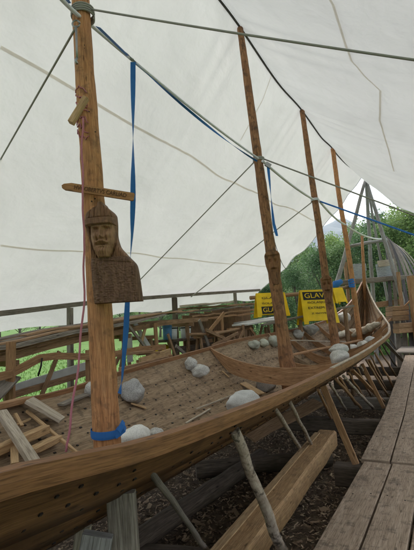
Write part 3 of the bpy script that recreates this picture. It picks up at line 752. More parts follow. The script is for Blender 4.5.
# blue ratchet strap 1
Rk=onN(130,58,-.05)
def bs(m):
    strap(m,[atY(54,-16,2.2),E1+V((-.095,-.08,.04))],.045); 
    strap(m,catenary(onN(98,27,.12),Rk,.0,6),.045)
    m.build
one('blue_strap','blue ratchet strap running from the top of the nearest mast to its buckle','strap',bs)
def ratchet(m):
    d=(Rk-onN(98,27,.12)).normalized(); u=V((0,-1,0)); s_=d.cross(u).normalized()
    m.box(Rk,d*.065,s_*.03,u*.016,'steel'); m.box(Rk+d*.07+u*.02,d*.03,s_*.034,u*.006,'black'); m.tube([Rk-s_*.035,Rk+s_*.035],.014,'steel',8); m.plank(Rk+d*.04+u*.01,Rk-d*.07+u*.03,.04,.006,'steel',up=u)
one('ratchet_buckle','steel ratchet buckle joining the blue straps between the nearest two masts','buckle',ratchet)
one('blue_strap','blue strap running along the white rope from the buckle to the second mast','strap',lambda m:strap(m,catenary(Rk,E2+V((-.05,-.15,-.05)),.07,30),.03,tw=5))
def hang(m):
    pix=[(133,62),(133,110),(133,160),(133,200),(132,235),(128,290),(126,330),(122,380),(119,397)]; pts=[]
    for i in range(len(pix)-1):
        for j in range(5):
            q=j/5; pts.append(onN(pix[i][0]*(1-q)+pix[i+1][0]*q,pix[i][1]*(1-q)+pix[i+1][1]*q,-.02-.03*(i+q)))
    strap(m,pts,.048,tw=9)
one('hanging_strap','long blue strap hanging twisted just right of the nearest mast','strap',hang)
def band(m):
    z=zat(A1,0,433); 
    for dz,r in ((0,.108),(.012,.112)):
        C=A1(z+dz); pts=[C+V((math.cos(a)*r,math.sin(a)*r,.006*math.sin(a))) for a in [i*math.pi/16 for i in range(33)]]
        m.sweep(pts,[(-.0015,-.022),(.0015,-.022),(.0015,.022),(-.0015,.022)],'webbing')
    C=A1(z); m.box(C+V((.107,-.05,.02)),V((.03,.01,.02)),V((0,.02,.01)),V((-.01,0,.02)),'webbing'); m.box(C+V((.12,-.06,.05)),V((.012,.01,.02)),V((0,.012,.01)),V((-.01,0,.012)),'webbing')
one('blue_strap','blue strap knotted tight round the foot of the nearest mast','strap',band)
def hang2(m):
    strap(m,[onS(268+2*i/3,165+i*7,4.0) for i in range(8)]+[onS(273+i*.8,221+i*3,4.0) for i in range(1,6)],.05,tw=4)
    m.box(onS(268,165,4.0),V((.04,0,-.03)),V((0,.02,0)),V((.02,0,.03)),'steel')
one('hanging_strap','short blue strap end dangling beside the second mast','strap',hang2)
for A,px,lb in [(A2,160,'thin grey rope wound round the second mast at the white rope'),(A3,200,'pale rope wound round the third mast where the straps meet')]:
    z=zat(A,0,px); one('rope_lashing',lb,'rope',lambda m:ring(m,A,z,.092,'rope' if px==160 else 'whiterope',turns=3,th=.010))
def band4(m):
    z=zat(A4,0,283)
    for k in range(4):
        C=A4(z+k*.06-.1); pts=[C+V((math.cos(a)*.1,math.sin(a)*.1,.02*math.sin(a+k))) for a in [i*math.pi/10 for i in range(21)]]
        m.sweep(pts,[(-.003,-.03),(.003,-.03),(.003,.03),(-.003,.03)],'webbing')
one('blue_strap','blue strap wrapped round the thin farthest mast above the boat','strap',band4)
T=A4(zat(A4,0,283)); 
def guy(name,lb,a,b,sag,r,k='rope'): one(name,lb,'rope',lambda m:m.tube(catenary(a,b,sag,30),r,k,6))
guy('guy_rope','grey rope stretched from the nearest mast across to the right tent edge',E1+V((.09,-.05,.0)),E1+(atY(500,71,2.3)-E1)*1.5,.03,.0085)
guy('guy_rope','thin grey rope from the nearest mast down to the left tent edge',onS(75,29,-.2),onN(-25,204,-3.9),.0,.010)
guy('guy_rope','thin grey rope from the second mast out to the right tent edge',E2+V((.08,0,.05)),onN(640,300,5.0),.0,.013)
guy('guy_rope','thin rope from the second mast down to the left tent rail',E2+V((-.08,0,.0)),onN(136,284,-3.5),.0,.011)
guy('guy_rope','rope from the third mast down to the knot on the left tent rail',E3+V((-.08,0,-.03)),onN(191,297,-3.9),.0,.014)
guy('guy_strap','dark blue strap from the third mast out past the tripod to the right',E3+V((.08,0,.0)),onN(680,330,5.2),.0,.022,'webbing')
guy('slack_cord','thin dark cord curving down from the second mast beside the tent edge',E2+V((.1,.1,-.9)),onN(291,262,-.9),.5,.006,'darkrope')
# ================================================================== STONES
def stone(x,y,rx,ry,k,label,seed,flat=1.,P=None,Y=None):
    if P is None:
        dd=3.
        for _ in range(4):
            Cc=on_hull(x,y,ry*dd/F*.9,.8); dd=(Cc-EYE).dot(_f)
        P=Cc-UP*ry*dd/F*.98
    dist=(P-EYE).dot(_f); r=rx*dist/F; rz=ry*dist/F
    import bmesh
    bm=bmesh.new(); bmesh.ops.create_icosphere(bm,subdivisions=4,radius=1); sq=random.uniform(.8,1.1)
    for v in bm.verts:
        n1=noise.noise(v.co*1.1+V((seed*7,0,0)))*.27+noise.noise(v.co*2.6+V((seed*3,5,0)))*.09+noise.noise(v.co*9+V((seed*3,5,0)))*.008
        v.co=v.co*(1+n1)
        v.co.x*=r; v.co.y*=r*sq; v.co.z*=rz
        v.co.z+=rz
    me=bpy.data.meshes.new('stone'); bm.to_mesh(me); bm.free()
    for p in me.polygons: p.use_smooth=True
    me.materials.append(M[k]); o=bpy.data.objects.new('stone',me); col.objects.link(o)
    o.location=P; o.rotation_euler=(0,0,random.uniform(0,6))
    return tag(o,label,'stone','ballast stones in the boat')
SK=stone
SK(133,391,12,11.5,'stone','round grey speckled boulder behind the hanging blue strap',1)
SK(93,389,8,8,'stone','grey boulder half hidden on the left side of the nearest mast',2)
SK(134,438,17,11.5,'stonelight','pale smooth stone at the foot of the nearest mast by the blue band',3)
SK(156,435,9,7,'stone','small grey stone just right of the pale stone at the mast foot',4)
SK(191,364,6.5,6.5,'stone','grey round stone touching the left of a flatter stone mid boat',5)
SK(200,371,9,6.5,'stone','flatter grey stone right of the round one, mid boat',6)
SK(243,402,16.5,11.5,'stonelight','large whitish stone lying against the near gunwale',7)
SK(266,383,10,8.5,'stone','dark grey boulder behind the large whitish stone',8)
SK(254,345,6,4.5,'stonegreen','small greenish stone left of the second mast',9)
SK(264,343,5,4,'stonegreen','smallest stone close to the left foot of the second mast',10)
SK(274,341,6,5.5,'stonegreen','greenish round stone just left of the second mast foot',11)
SK(298,334,6,4.5,'stone','low grey stone right of the second mast beyond the cross frame',12)
SK(310,330,7.5,5.5,'stone','dark grey stone between the second and third masts',13)
S15=SK(340,359,10.5,8.5,'stone','large round grey stone at the bottom of the heap by the near gunwale',15)
SK(340,347,8.5,5,'stone','oval stone resting on top of the large round grey stone',16,P=S15.location+V((.03,.10,.185)))
SK(353,350,7,5.5,'stonelight','pale stone right of the stacked pair by the near gunwale',17)
SK(364,346,7.5,5.5,'stonelight','whitish stone farther along the near gunwale heap',18)
SK(372,341,6.5,4.5,'stonelight','last whitish stone of the heap before the straw roll',19)
SK(344,318,7,6,'stone','grey stone inside the bow left of the thin mast',21)
# pale sacks/rolled sailcloth toward the bow
def roll(x0,y0,x1,y1,r,lb,k='stonelight',cat='sack'):
    a=on_hull(x0,y0)+UP*r; b=on_hull(x1,y1)+UP*r
    m=MB(); n=24; m.tube([a.lerp(b,i/n)+UP*.02*noise.noise(V((i*.5,x0,0))) for i in range(n+1)],[r*(.35+.65*min(1,3*min(i/n,1-i/n))**.5)*(1+.12*math.sin(i*1.3)) for i in range(n+1)],k,12,.1); tag(m.build('sack'),lb,cat,'pale sacks laid in the bow')
M['sack']=plain('pale_sacking',(.50,.46,.38),.95,var=.25,scale=18,bump=.4)
roll(335,340,356,333,.10,'pale sack lying across the boat right of the third mast','sack')
roll(352,340,380,327,.12,'long pale sack along the near side towards the bow','sack')
roll(358,333,384,320,.10,'upper pale sack nearest to the stem','sack')
# ================================================================== LOOSE TIMBER IN THE BOAT
def loose(x0,y0,x1,y1,w,h,k,lb,l0=.0,l1=.0,name='timber_offcut',up=UP,taper=1,lim=.5):
    a=on_hull(x0,y0)+UP*(h/2+.015+l0); b=on_hull(x1,y1)+UP*(h/2+.015+l1)
    # re-aim along the line of sight so the lift keeps the outline
    def lift(x,y,L):
        d=ray(x,y); t=.8
        while t<20:
            P=EYE+d*t
            if P.z<hull_z(P,lim)+L: return P
            t+=.01
        return a
    a=lift(x0,y0,h/2+.015+l0); b=lift(x1,y1,h/2+.015+l1)
    one(name,lb,'timber',lambda m:m.plank(a,b,w,h,k,up=up,taper=taper,rough=.003),group='loose timber lying in the boat')
loose(2,413,35,464,.075,.06,'pale','pale squared batten lying on top of the offcut pile at the left',.12,.12)
loose(-6,452,46,429,.085,.07,'fresh','tan squared beam under the pale batten, pointing left',.03,.03)
loose(30,452,58,438,.095,.05,'fresh','short tan block with sawn end right of the batten foot',.02,.02)
loose(14,445,15,466,.055,.05,'fresh','small orange block standing left of the batten foot',.02,.06)
loose(29,400,62,420,.20,.035,'pale','broad pale plank with slanting end behind the pile',.10,.06,taper=.8)
loose(27,411,78,454,.03,.022,'fresh','long thin lath running down right from the pile',.03,.02)
loose(15,414,22,426,.03,.02,'fresh','tiny bright offcut lying behind the pale batten',.02,.02)
loose(16,425,30,419,.02,.015,'fresh','thin stick beside the tiny offcut at the left',.02,.02)
loose(-8,408,28,399,.10,.05,'frame','brown plank end lying against the far gunwale at the left',.05,.04)
loose(131,403,146,408,.07,.015,'fresh','small flat tan offcut lying below the speckled boulder',.0,.0)
loose(243,383,262,394,.14,.02,'fresh','flat tan board between the whitish stone and the dark boulder',.01,.01,lim=.75)
loose(186,423,210,409,.025,.012,'pale','thin light sliver of wood on the planking by the gunwale',0,0,lim=.9)
loose(222,371,229,377,.03,.01,'fresh','tiny chip of fresh wood mid boat',0,0)
loose(60,405,92,392,.10,.02,'grey','dark flat board left of the mast foot',0,0)
loose(196,409,240,392,.02,.015,'pale','slim pale batten along the near side planking',0,0,lim=.8)
one('plank_rack_end','dark broad board leaning up at the left picture edge','board',lambda m:m.plank(atY(-12,400,4.6),atY(12,376,5.0),.22,.03,'grey',up=V((0,-1,.2))))
# ================================================================== GANGWAY (walkway boards)
def board(lb,pts,w,k='walk',th=.05,name='walkway_board'):
    m=MB(); n=len(pts); fine=[]
    for i in range(n-1):
        for j in range(8): fine.append(V(pts[i]).lerp(V(pts[i+1]),j/8))
    fine.append(V(pts[-1])); c=.006
    sc=[1+.035*noise.noise(V((i*.45,w*9+pts[0][0],0))) for i in range(len(fine))]
    m.sweep(fine,[(-w/2+c,-th/2),(w/2-c,-th/2),(w/2,-th/2+c),(w/2,th/2-c),(w/2-c,th/2),(-w/2+c,th/2),(-w/2,th/2-c),(-w/2,-th/2+c)],k,scale=sc)
    for i in range(3,len(fine)-1,5):
        d=(fine[i+1]-fine[i]).normalized(); sd=d.cross(UP).normalized()
        for q in (-.3,.28):
            c_=fine[i]+sd*w*q*random.uniform(.8,1.1)+d*random.uniform(-.05,.05)+UP*(th/2+.001); m.box(c_,d*.006,sd*.006,UP*.0015,'nail')
    tag(m.build(name),lb,'walkway board','boards of the walkway')
ZW=.45-.025
board('wide muddy walkway board nearest the boat in the foreground',[SN(-4,1.42,ZW),SN(0,1.42,ZW),SN(2.45,1.46,ZW)],.27)
board('second foreground walkway board, dark gap along its left edge',[SN(-4,1.705,ZW+.004),SN(0,1.705,ZW+.004),SN(2.45,1.745,ZW+.004)],.27)
board('third foreground walkway board at the lower right corner',[SN(-4,1.99,ZW-.004),SN(0,1.99,ZW-.004),SN(2.45,2.03,ZW-.004)],.27)
board('fourth foreground walkway board beside the camera',[SN(-4,2.28,ZW),SN(2.45,2.31,ZW)],.27)
board('outermost foreground walkway board',[SN(-4,2.57,ZW),SN(2.45,2.6,ZW)],.27)
zz=ZW+.01
for i,lb in enumerate(['long far walkway board along the hull props','second long far walkway board from the boat','third far walkway board','fourth far walkway board','outermost far walkway board']):
    n0=1.43+i*.305
    board(lb,[SN(2.5,n0,zz),SN(5,n0-.02,zz+.02),SN(8,n0-.05,zz+.20),SN(11,n0-.05,zz+.46)],.29)
one('walkway_platform','pale grey planked platform where the walkway ends by the bow','platform',lambda m:[m.plank(SN(11.1+i*.26,.95,.98+.0),SN(11.1+i*.26,4.2,.98),.25,.04,'grey') for i in range(11)])
# sleepers under walkway and boat
for i,(s,n0,n1,z,w,k) in enumerate([(-1.2,.9,3.0,.31,.16,'dark'),(1.1,1.3,3.0,.31,.14,'dark'),(2.5,1.0,3.0,.27,.2,'dark'),(4.6,-.6,3.0,.30,.18,'dark'),(6.3,-.3,2.9,.36,.16,'grey'),(8.1,-.2,2.9,.46,.18,'dark'),(9.7,-.2,2.9,.6,.16,'dark')]):
    lbs=['dark sleeper under the near walkway boards','short dark bearer under the foreground boards','heavy dark sleeper where the foreground boards end','dark sleeper under the boat behind the orange strut','greyish sleeper crossing to the walkway by the props','far dark sleeper among the crowded props','farthest dark sleeper under the bow']
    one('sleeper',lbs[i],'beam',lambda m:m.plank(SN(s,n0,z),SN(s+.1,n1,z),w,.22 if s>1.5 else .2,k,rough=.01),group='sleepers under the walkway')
for i,(s,h) in enumerate([(-2,.2),(.2,.2),(3,.25),(6,.3)]):
    pass
# big timber beams on the ground
a=atz(238,556,.24); b=atz(328,438,.34)
one('squared_beam','big light brown squared beam slanting on the ground under the boat','beam',lambda m:m.plank(a+(a-b).normalized()*.6,b,.25,.22,'beam',rough=.008))
def ledge(m):
    d=(b-a).normalized(); sd=d.cross(UP).normalized()
    m.plank(a+(a-b).normalized()*.55+UP*.118-sd*.09,b-d*.2+UP*.118-sd*.09,.07,.012,'fresh')
one('batten','thin yellowish batten lying along the top of the big squared beam','timber',ledge)
one('ragged_plank','rough wide brown plank with split end leaning under the boat','timber',lambda m:m.plank(atz(250,438,.30),atz(318,402,.62),.22,.04,'brown',rough=.02,up=V((.1,-.4,1))))
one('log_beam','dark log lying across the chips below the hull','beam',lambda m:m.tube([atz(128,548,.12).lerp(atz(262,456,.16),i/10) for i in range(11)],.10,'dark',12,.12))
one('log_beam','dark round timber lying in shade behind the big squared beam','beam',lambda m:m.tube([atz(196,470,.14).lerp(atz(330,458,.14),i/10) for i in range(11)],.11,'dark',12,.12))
one('rough_board','dark rough board flat on the chips at the picture bottom','timber',lambda m:m.plank(atz(125,552,.1),atz(240,562,.1),.22,.05,'dark',rough=.02))
# upright support boards below the near hull, and a block in place of daylit ground
def upr(x0,y0,x1,y1,Y,w,k,lb):
    A_=atY(x0,y0,Y); B_=atY(x1,y1,Y); d=(A_-B_).normalized(); 
    B2=B_+ (B_-A_)*((B_.z-0)/max(.05,(A_.z-B_.z))); 
    one('hull_shore',lb,'prop',lambda m:m.plank(B2,A_,w,.05,k,up=V((0,-1,0)),rough=.006),group='shores holding up the hull')
upr(121,492,125,552,1.95,.125,'grey','wide grey weathered board standing upright under the near hull')
upr(98,534,92,566,1.9,.13,'silver','pale grey broad block standing in for daylit ground under the near hull at bottom left')  # added block, its pale colour stands in for a bright patch of daylit ground
upr(84,525,78,565,2.2,.07,'pale','narrow pale upright half hidden behind the pale grey block')
# props: round branches and sticks between ground and hull side
def branch(x0,y0,x1,y1,r,k,lb,ground=0.03,flat=False,Yt=None,wob=.1):
    # top on the hull side under the wale: intersect the ray with the plane n=.98
    A_=onN(x0,y0,.98)
    hz=hull_z(A_); 
    B_=atz(x1,y1,ground)
    d=(A_-B_)
    if flat: one('hull_prop',lb,'prop',lambda m:m.plank(B_,A_,flat,.028,k,up=V((-.6,-1,0))),group='props leaning against the hull')
    else:
        n=16; one('hull_prop',lb,'prop',lambda m:m.tube([B_.lerp(A_,i/n)+V((noise.noise(V((i*.3,x0,0))),noise.noise(V((i*.3,x0,9))),0))*.018 for i in range(n+1)],[r*(1.12-.24*i/n) for i in range(n+1)],k,12,wob),group='props leaning against the hull')
branch(144,462,214,560,.019,'grey','gnarled thin brown branch propping the hull left of the birch log',.02)
branch(234,430,291,572,.038,'birch','thick birch log prop with dark marks in the foreground',.03)
branch(275,408,304,455,.022,'birch','thin birch pole, left one of the close pair under the gunwale',.15)
branch(290,402,315,452,.020,'birch','thin birch pole, right one of the close pair under the gunwale',.15)
branch(323,386,356,464,.03,'frame','flat orange-brown strut leaning from the gunwale to the boards',.42,flat=.075)
branch(336,379,361,408,.022,'frame','slim brown stick, first in the crowd of props past the orange strut',.35)
branch(343,376,373,408,.024,'birch','pale stick second in the crowd of props',.35)
branch(352,370,384,402,.03,'frame','flat light board third in the crowd of props',.42,flat=.06)
branch(357,368,371,396,.02,'brown','brown stick fourth in the crowd of props',.35)
branch(362,364,384,408,.025,'frame','steep board fifth in the crowd of props by the walkway',.45,flat=.06)
branch(366,360,388,396,.02,'brown','thin stick sixth in the crowd of props',.42)
branch(371,356,384,382,.02,'brown','brown stick seventh in the crowd of props',.45)
branch(375,353,394,388,.022,'frame','light stick eighth in the crowd of props',.45)
branch(379,349,396,376,.022,'brown','brown stick ninth in the crowd of props',.5)
branch(382,344,397,368,.022,'dark','dark stick tenth in the crowd of props under the bow',.5)
branch(385,342,404,362,.025,'grey','flat grey board reaching from the bow to the far walkway',.6,flat=.10)
branch(388,336,398,352,.02,'dark','short dark stick last of the props under the bow',.6)
for i,(x0,y0,x1,y1,r,k,flat,lb) in enumerate([
 (318,390,332,420,.018,'frame',False,'slim light stick just left of the flat orange-brown strut'),
 (330,383,346,410,.02,'birch',False,'pale stick just right of the flat orange-brown strut'),
 (340,378,356,405,.02,'frame',.05,'narrow flat stick among the crowded props, low on the left'),
 (348,373,366,400,.018,'frame',False,'thin yellowish stick in the middle of the crowded props'),
 (360,366,379,398,.018,'birch',False,'pale thin stick in the middle of the crowded props'),
 (369,360,386,390,.02,'frame',.05,'narrow flat board near the walkway among the crowded props')]):
    branch(x0,y0,x1,y1,r,k,lb,.35,flat=flat)
# ================================================================== LEFT SIDE: racks, trestles, benches
def rack(m_):
    pass
rk=empty('timber_rack',SN(2.5,-2.7,0),'long timber rack of posts and rails outside the far gunwale','rack')
ZT=[(-3,1.72),(.85,1.84),(1.8,1.98),(2.4,2.03),(4.6,2.24),(6.5,2.3)]
m=MB(); m.sweep([SN(s,-2.5,tab(ZT,s)-.10) for s in [-3+i*.5 for i in range(19)]],[(-.025,-.045),(.025,-.045),(.025,.045),(-.025,.045)],'brown'); m.build('top_rail',rk)
m=MB(); m.sweep([SN(s,-3.1,tab(ZT,s)-.10) for s in [-3+i*.5 for i in range(19)]],[(-.025,-.045),(.025,-.045),(.025,.045),(-.025,.045)],'brown'); m.build('top_rail',rk)
for s in (-1.8,.95,3.1,5.2):
    for n_ in (-2.56,-3.04):
        m=MB(); m.plank(SN(s,n_,0),SN(s,n_,tab(ZT,s)-.14),.085,.06,'brown'); m.build('leg',rk)
    m=MB(); m.plank(SN(s,-2.4,tab(ZT,s)-.19),SN(s,-3.2,tab(ZT,s)-.19),.05,.08,'brown'); m.build('cross_bar',rk)
for a_,b_ in (((.95,.35),(1.7,1.75)),((3.1,1.75),(2.4,.9)),((5.2,.4),(4.4,1.9))):
    m=MB(); m.plank(SN(a_[0],-2.52,a_[1]),SN(b_[0],-2.52,b_[1]),.06,.03,'brown',up=V((_n.x,_n.y,0))); m.build('brace',rk)
# thin sawn boards piled on the rack
lbl=['topmost','second','third','fourth','fifth','sixth','seventh','eighth','ninth','tenth','eleventh','twelfth']
rnd=random.Random(3); NB=18
for i in range(NB):
    lay=i//3; s0=rnd.uniform(-2.5,-.5)+lay*.55; s1=min(6.4,s0+rnd.uniform(3.0,5.2)); n_=-2.5-.27*(i%3)+rnd.uniform(-.06,.06)
    z=lambda s:tab(ZT,s)-.055+lay*.027+.01
    kk=rnd.choice(['brown','frame','grey','brown'])
    one('sawn_board','thin rough-edged brown board in the pile on the long timber rack','board',lambda m:m.sweep([SN(s0+(s1-s0)*j/10,n_+.03*noise.noise(V((j*.6,i,0))),z(s0+(s1-s0)*j/10)+rnd.uniform(0,.008)+(.03 if j==10 else 0)) for j in range(11)],[(-.09,-.011),(.09,-.011),(.08,.011),(-.08,.011)],kk,scale=[1+.18*noise.noise(V((j*.9,i*3,0))) for j in range(11)]),group='boards piled on the timber rack')
one('thin_stick','thin stick poking out under the piled boards at the left','stick',lambda m:m.tube([onN(37,347,-2.4),onN(58,341,-2.5),onN(78,334,-2.6)],.012,'brown',6))
# bent rail between ship and rack
def bent(m):
    pix=[(-6,378),(10,374),(25,366),(40,358),(55,356),(80,356.5),(95,357),(115,354),(140,349),(165,347)]; m.sweep([onN(x,y,-2.2) for x,y in pix],[(-.02,-.045),(.02,-.045),(.02,.045),(-.02,.045)],'frame')
one('crooked_rail','crooked brown rail nailed along behind the far gunwale','rail',bent)
def bentpost(x,yt,yb,n_,w,k,lb,name='stake',up=V((0,-1,0))):
    A_=onN(x,yt,n_); one(name,lb,'post',lambda m:m.plank(V((A_.x,A_.y,0)),A_,w,.05,k,up=up))
bentpost(11,342,0,-2.22,.10,'frame','brown upright holding the crooked rail at the far left')
bentpost(88,350,0,-2.24,.07,'frame','short brown upright beside the nearest mast behind the rail')
bentpost(160,346,0,-2.24,.07,'frame','brown upright holding the right end of the crooked rail')
one('dark_tool','dark thin iron bar hanging from the crooked rail','tool',lambda m:m.tube([onN(42,358,-2.15),onN(41,366,-2.15),onN(38,376,-2.15)],.012,'nail',6))
def whiteplank(m): m.plank(onN(8,392,-2.75),onN(88,366,-2.75),.05,.14,'whitepaint')
one('painted_plank','long dusty white plank on edge beyond the crooked rail','plank',whiteplank)
one('lower_plank','long brown plank below the white plank beyond the far gunwale','plank',lambda m:m.plank(onN(4,398,-2.6),onN(92,371,-2.6),.05,.08,'brown'))
# A-frame trestles
def trestle(x,y,n_,w,h_,lb,k='brown',k2='frame'):
    C=onN(x,y,n_); s,_=toSN(C); root=empty('trestle',SN(s,n_,0),lb,'trestle')
    m=MB(); m.plank(SN(s-w/2,n_,C.z),SN(s+w/2,n_,C.z),.08,.07,k2); m.build('beam',root)
    for ds in (-w*.4,w*.4):
        for dn in (-.28,.28):
            m=MB(); m.plank(SN(s+ds*1.2,n_+dn,0),SN(s+ds*.9,n_+dn*.12,C.z-.03),.07,.04,k,up=V((_n.x,_n.y,0))); m.build('leg',root)
        m=MB(); m.plank(SN(s+ds*1.1,n_-.2,C.z*.4),SN(s+ds*1.1,n_+.2,C.z*.4),.05,.03,k); m.build('brace',root)
    m=MB(); m.plank(SN(s-w*.48,n_+.16,.25),SN(s+w*.45,n_+.1,C.z-.12),.05,.025,k2,up=V((_n.x,_n.y,0))); m.build('brace',root)
trestle(138,338,-2.9,1.0,1,'brown trestle with crossed braces right of the hanging blue strap')
def slant(x0,y0,x1,y1,n_,w,k,lb,th=.03,name='slanting_board'):
    one(name,lb,'board',lambda m:m.plank(onN(x0,y0,n_),onN(x1,y1,n_),w,th,k,up=V((_n.x,_n.y,0))))
slant(128,325,149,352,-2.35,.05,'grey','grey diagonal brace right of the hanging blue strap')
slant(129,334,130,362,-2.7,.14,'whitepaint','white upright board behind the hanging blue strap')
slant(134,322,152,352,-2.75,.10,'whitepaint','white slanting board behind the grey brace')
slant(146,325,140,348,-2.5,.06,'fresh','light slanting stick behind the grey brace')
slant(155,323,157,350,-2.4,.09,'frame','light brown upright right of the white slanting board')
slant(176,346,194,362,-1.75,.06,'grey','grey board slanting down to the round stone')
slant(140,362,170,352,-1.85,.12,'fresh','pale brown slab lying on offcuts beyond the far gunwale',.05)
slant(120,370,168,358,-1.75,.07,'brown','brown slab beneath the pale one beyond the far gunwale',.05)
# offcut heap
rnd=random.Random(11)
for i in range(9):
    x=rnd.uniform(138,172); y=rnd.uniform(352,366); P=onN(x,y,-1.9); d=SN(rnd.uniform(-.3,.3),rnd.uniform(-.2,.2),0)-SN(0,0,0)
    one('offcut','rough brown offcut on the heap beyond the far gunwale','timber',lambda m:m.plank(P-d,P+d,rnd.uniform(.06,.12),.04,rnd.choice(['frame','brown','fresh'])),group='offcuts heaped beyond the far gunwale')
def heap_table(m):
    m.plank(SN(1.6,-1.95,1.24),SN(5.0,-1.95,1.44),.35,.05,'dark')
    for s in (1.8,3.3,4.8):
        m.plank(SN(s,-1.85,0),SN(s,-1.85,1.24+(s-1.6)*.058),.07,.06,'dark')
        m.plank(SN(s,-2.05,0),SN(s,-2.05,1.24+(s-1.6)*.058),.07,.06,'dark')
one('low_bench','low dark bench carrying offcuts beyond the far gunwale','bench',heap_table)
# buckets on a dark workbench
C=onN(188,339,-2.9); sB,_=toSN(C)
wb=empty('workbench',SN(sB,-2.9,0),'dark cluttered workbench under the white buckets','workbench')
m=MB()
for k in range(4): m.plank(SN(sB-1.1,-2.65-.17*k,C.z),SN(sB+1.0,-2.65-.17*k,C.z),.165,.05,'dark')
m.build('top',wb)
for ds in (-.95,.85):
    for n_ in (-2.65,-3.15):
        m=MB(); m.plank(SN(sB+ds,n_,0),SN(sB+ds,n_,C.z-.02),.09,.09,'dark'); m.build('leg',wb)
m=MB(); m.plank(SN(sB-.95,-2.62,C.z-.18),SN(sB+.85,-2.62,C.z-.18),.04,.12,'dark'); m.build('apron',wb)
m=MB(); m.plank(SN(sB-.95,-2.6,.5),SN(sB+.85,-2.6,C.z-.2),.04,.07,'grey'); m.build('brace',wb)
def bucket(x,lb,k2='white',r=.12,h=.26):
    P=onN(x,337,-2.75); s,_=toSN(P); P=SN(s,-2.75,C.z+.026); root=empty('bucket',P,lb,'bucket'); m=MB(); m.tube([P,P+UP*h*.5,P+UP*h],[r*.88,r*.94,r],k2,20); m.build('body',root)
    m=MB(); m.tube([P+UP*(h-.04),P+UP*(h-.015)],[r*1.05,r*1.05],'black' if k2=='white' else 'bucketblue',20); m.build('rim',root)
bucket(172,'white plastic bucket with a blue one close behind it'); bucket(186,'white plastic bucket right of the other white one'); bucket(167.5,'blue plastic bucket left of the white ones on the workbench','bucketblue',.10,.3)
# plank stack on the rack beyond the buckets
def shed(m):
    pass
wallb=empty('board_screen',SN(9,-3.5,0),'screen of brown boards behind the workbench and trestles','screen')
m=MB()
xs=[186+i*7.5 for i in range(9)]
for i,x in enumerate(xs):
    A_=onN(x,312,-3.3); s,_=toSN(A_); m.plank(SN(s,-3.3,.1),SN(s,-3.3,tab(EZ,s)-.55+.05*rnd.random()),.36+.04*i,.03,'brown',up=V((_n.x,_n.y,0)),rough=.01)
m.build('boards',wallb)
for i,(x0,y0,x1,y1,k) in enumerate([(182,309,262,303,'brown'),(180,313,250,306,'grey'),(188,317,258,309,'brown'),(184,306,230,302,'pale'),(196,320,256,313,'frame')]):
    one('sawn_board',['long brown board on top of the stack behind the workbench','grey weathered board second in the stack behind the workbench','brown board third in the stack behind the workbench','pale ragged board lying highest under the tent edge','light brown board lowest in the stack behind the workbench'][i],'board',lambda m:m.plank(onN(x0,y0,-3.0+.06*i),onN(x1,y1,-3.0+.06*i),.24,.045,k,rough=.015))
# trestles along the side
for x,y,n_,w,lb in [(209,336,-2.3,1.2,'trestle right of the workbench, first of the row'),(226,332,-2.3,1.3,'trestle in the middle of the row behind the far gunwale'),(241,329,-2.3,1.5,'trestle at the end of the row left of the second mast')]: trestle(x,y,n_,w,1,lb)
for i,(x0,y0,x1,y1,n_,k,w) in enumerate([(199,320,211,352,-2.2,'grey',.09),(224,313,207,334,-2.15,'frame',.08),(206,330,238,345,-2.1,'brown',.07),(238,333,212,346,-2.1,'brown',.07),(222,316,223,345,-2.4,'frame',.10),(244,330,236,347,-2.1,'brown',.08),(250,328,262,345,-2.0,'frame',.08),(262,326,258,344,-2.0,'brown',.08),(268,324,272,342,-2.0,'brown',.08)]):
    lbs=['grey board leaning beside the workbench','light brown brace slanting left across the board screen','brown diagonal falling right between the trestles','brown diagonal falling left between the trestles','broad light upright before the board screen','brown stick leaning under the white table end','light stick leaning right under the white table','brown stick leaning left under the white table','brown upright near the second mast under the white table']
    slant(x0,y0,x1,y1,n_,w,k,lbs[i])
one('long_pole','long brown pole laid along the tops of the trestles','pole',lambda m:m.tube([onN(190,334.5,-2.2),onN(215,334,-2.2),onN(235,330,-2.2),onN(252,326,-2.2)],[.03,.035,.035,.03],'brown',8))
wt=empty('white_table',onN(256,322,-2.3),'long narrow white-topped table in front of the first yellow board','table')
m=MB(); m.plank(onN(240,325,-2.2),onN(277,319,-2.2),.45,.04,'whitepaint'); m.plank(onN(240,323,-2.6),onN(277,317,-2.6),.4,.038,'whitepaint'); m.build('top',wt)
for x in (243,274):
    for n_ in (-2.1,-2.7):
        A_=onN(x,324 if x==243 else 319,n_-.0); m=MB(); m.plank(V((A_.x,A_.y,0)),A_-UP*.02,.07,.07,'brown'); m.build('leg',wt)
one('yellow_sack','yellow plastic sack lying beyond the trestle','sack',lambda m:m.tube([onN(157,351,-3),onN(160,350,-3),onN(164,350,-3),onN(168,352,-3)],[.05,.12,.12,.05],'yellow',10,.2))
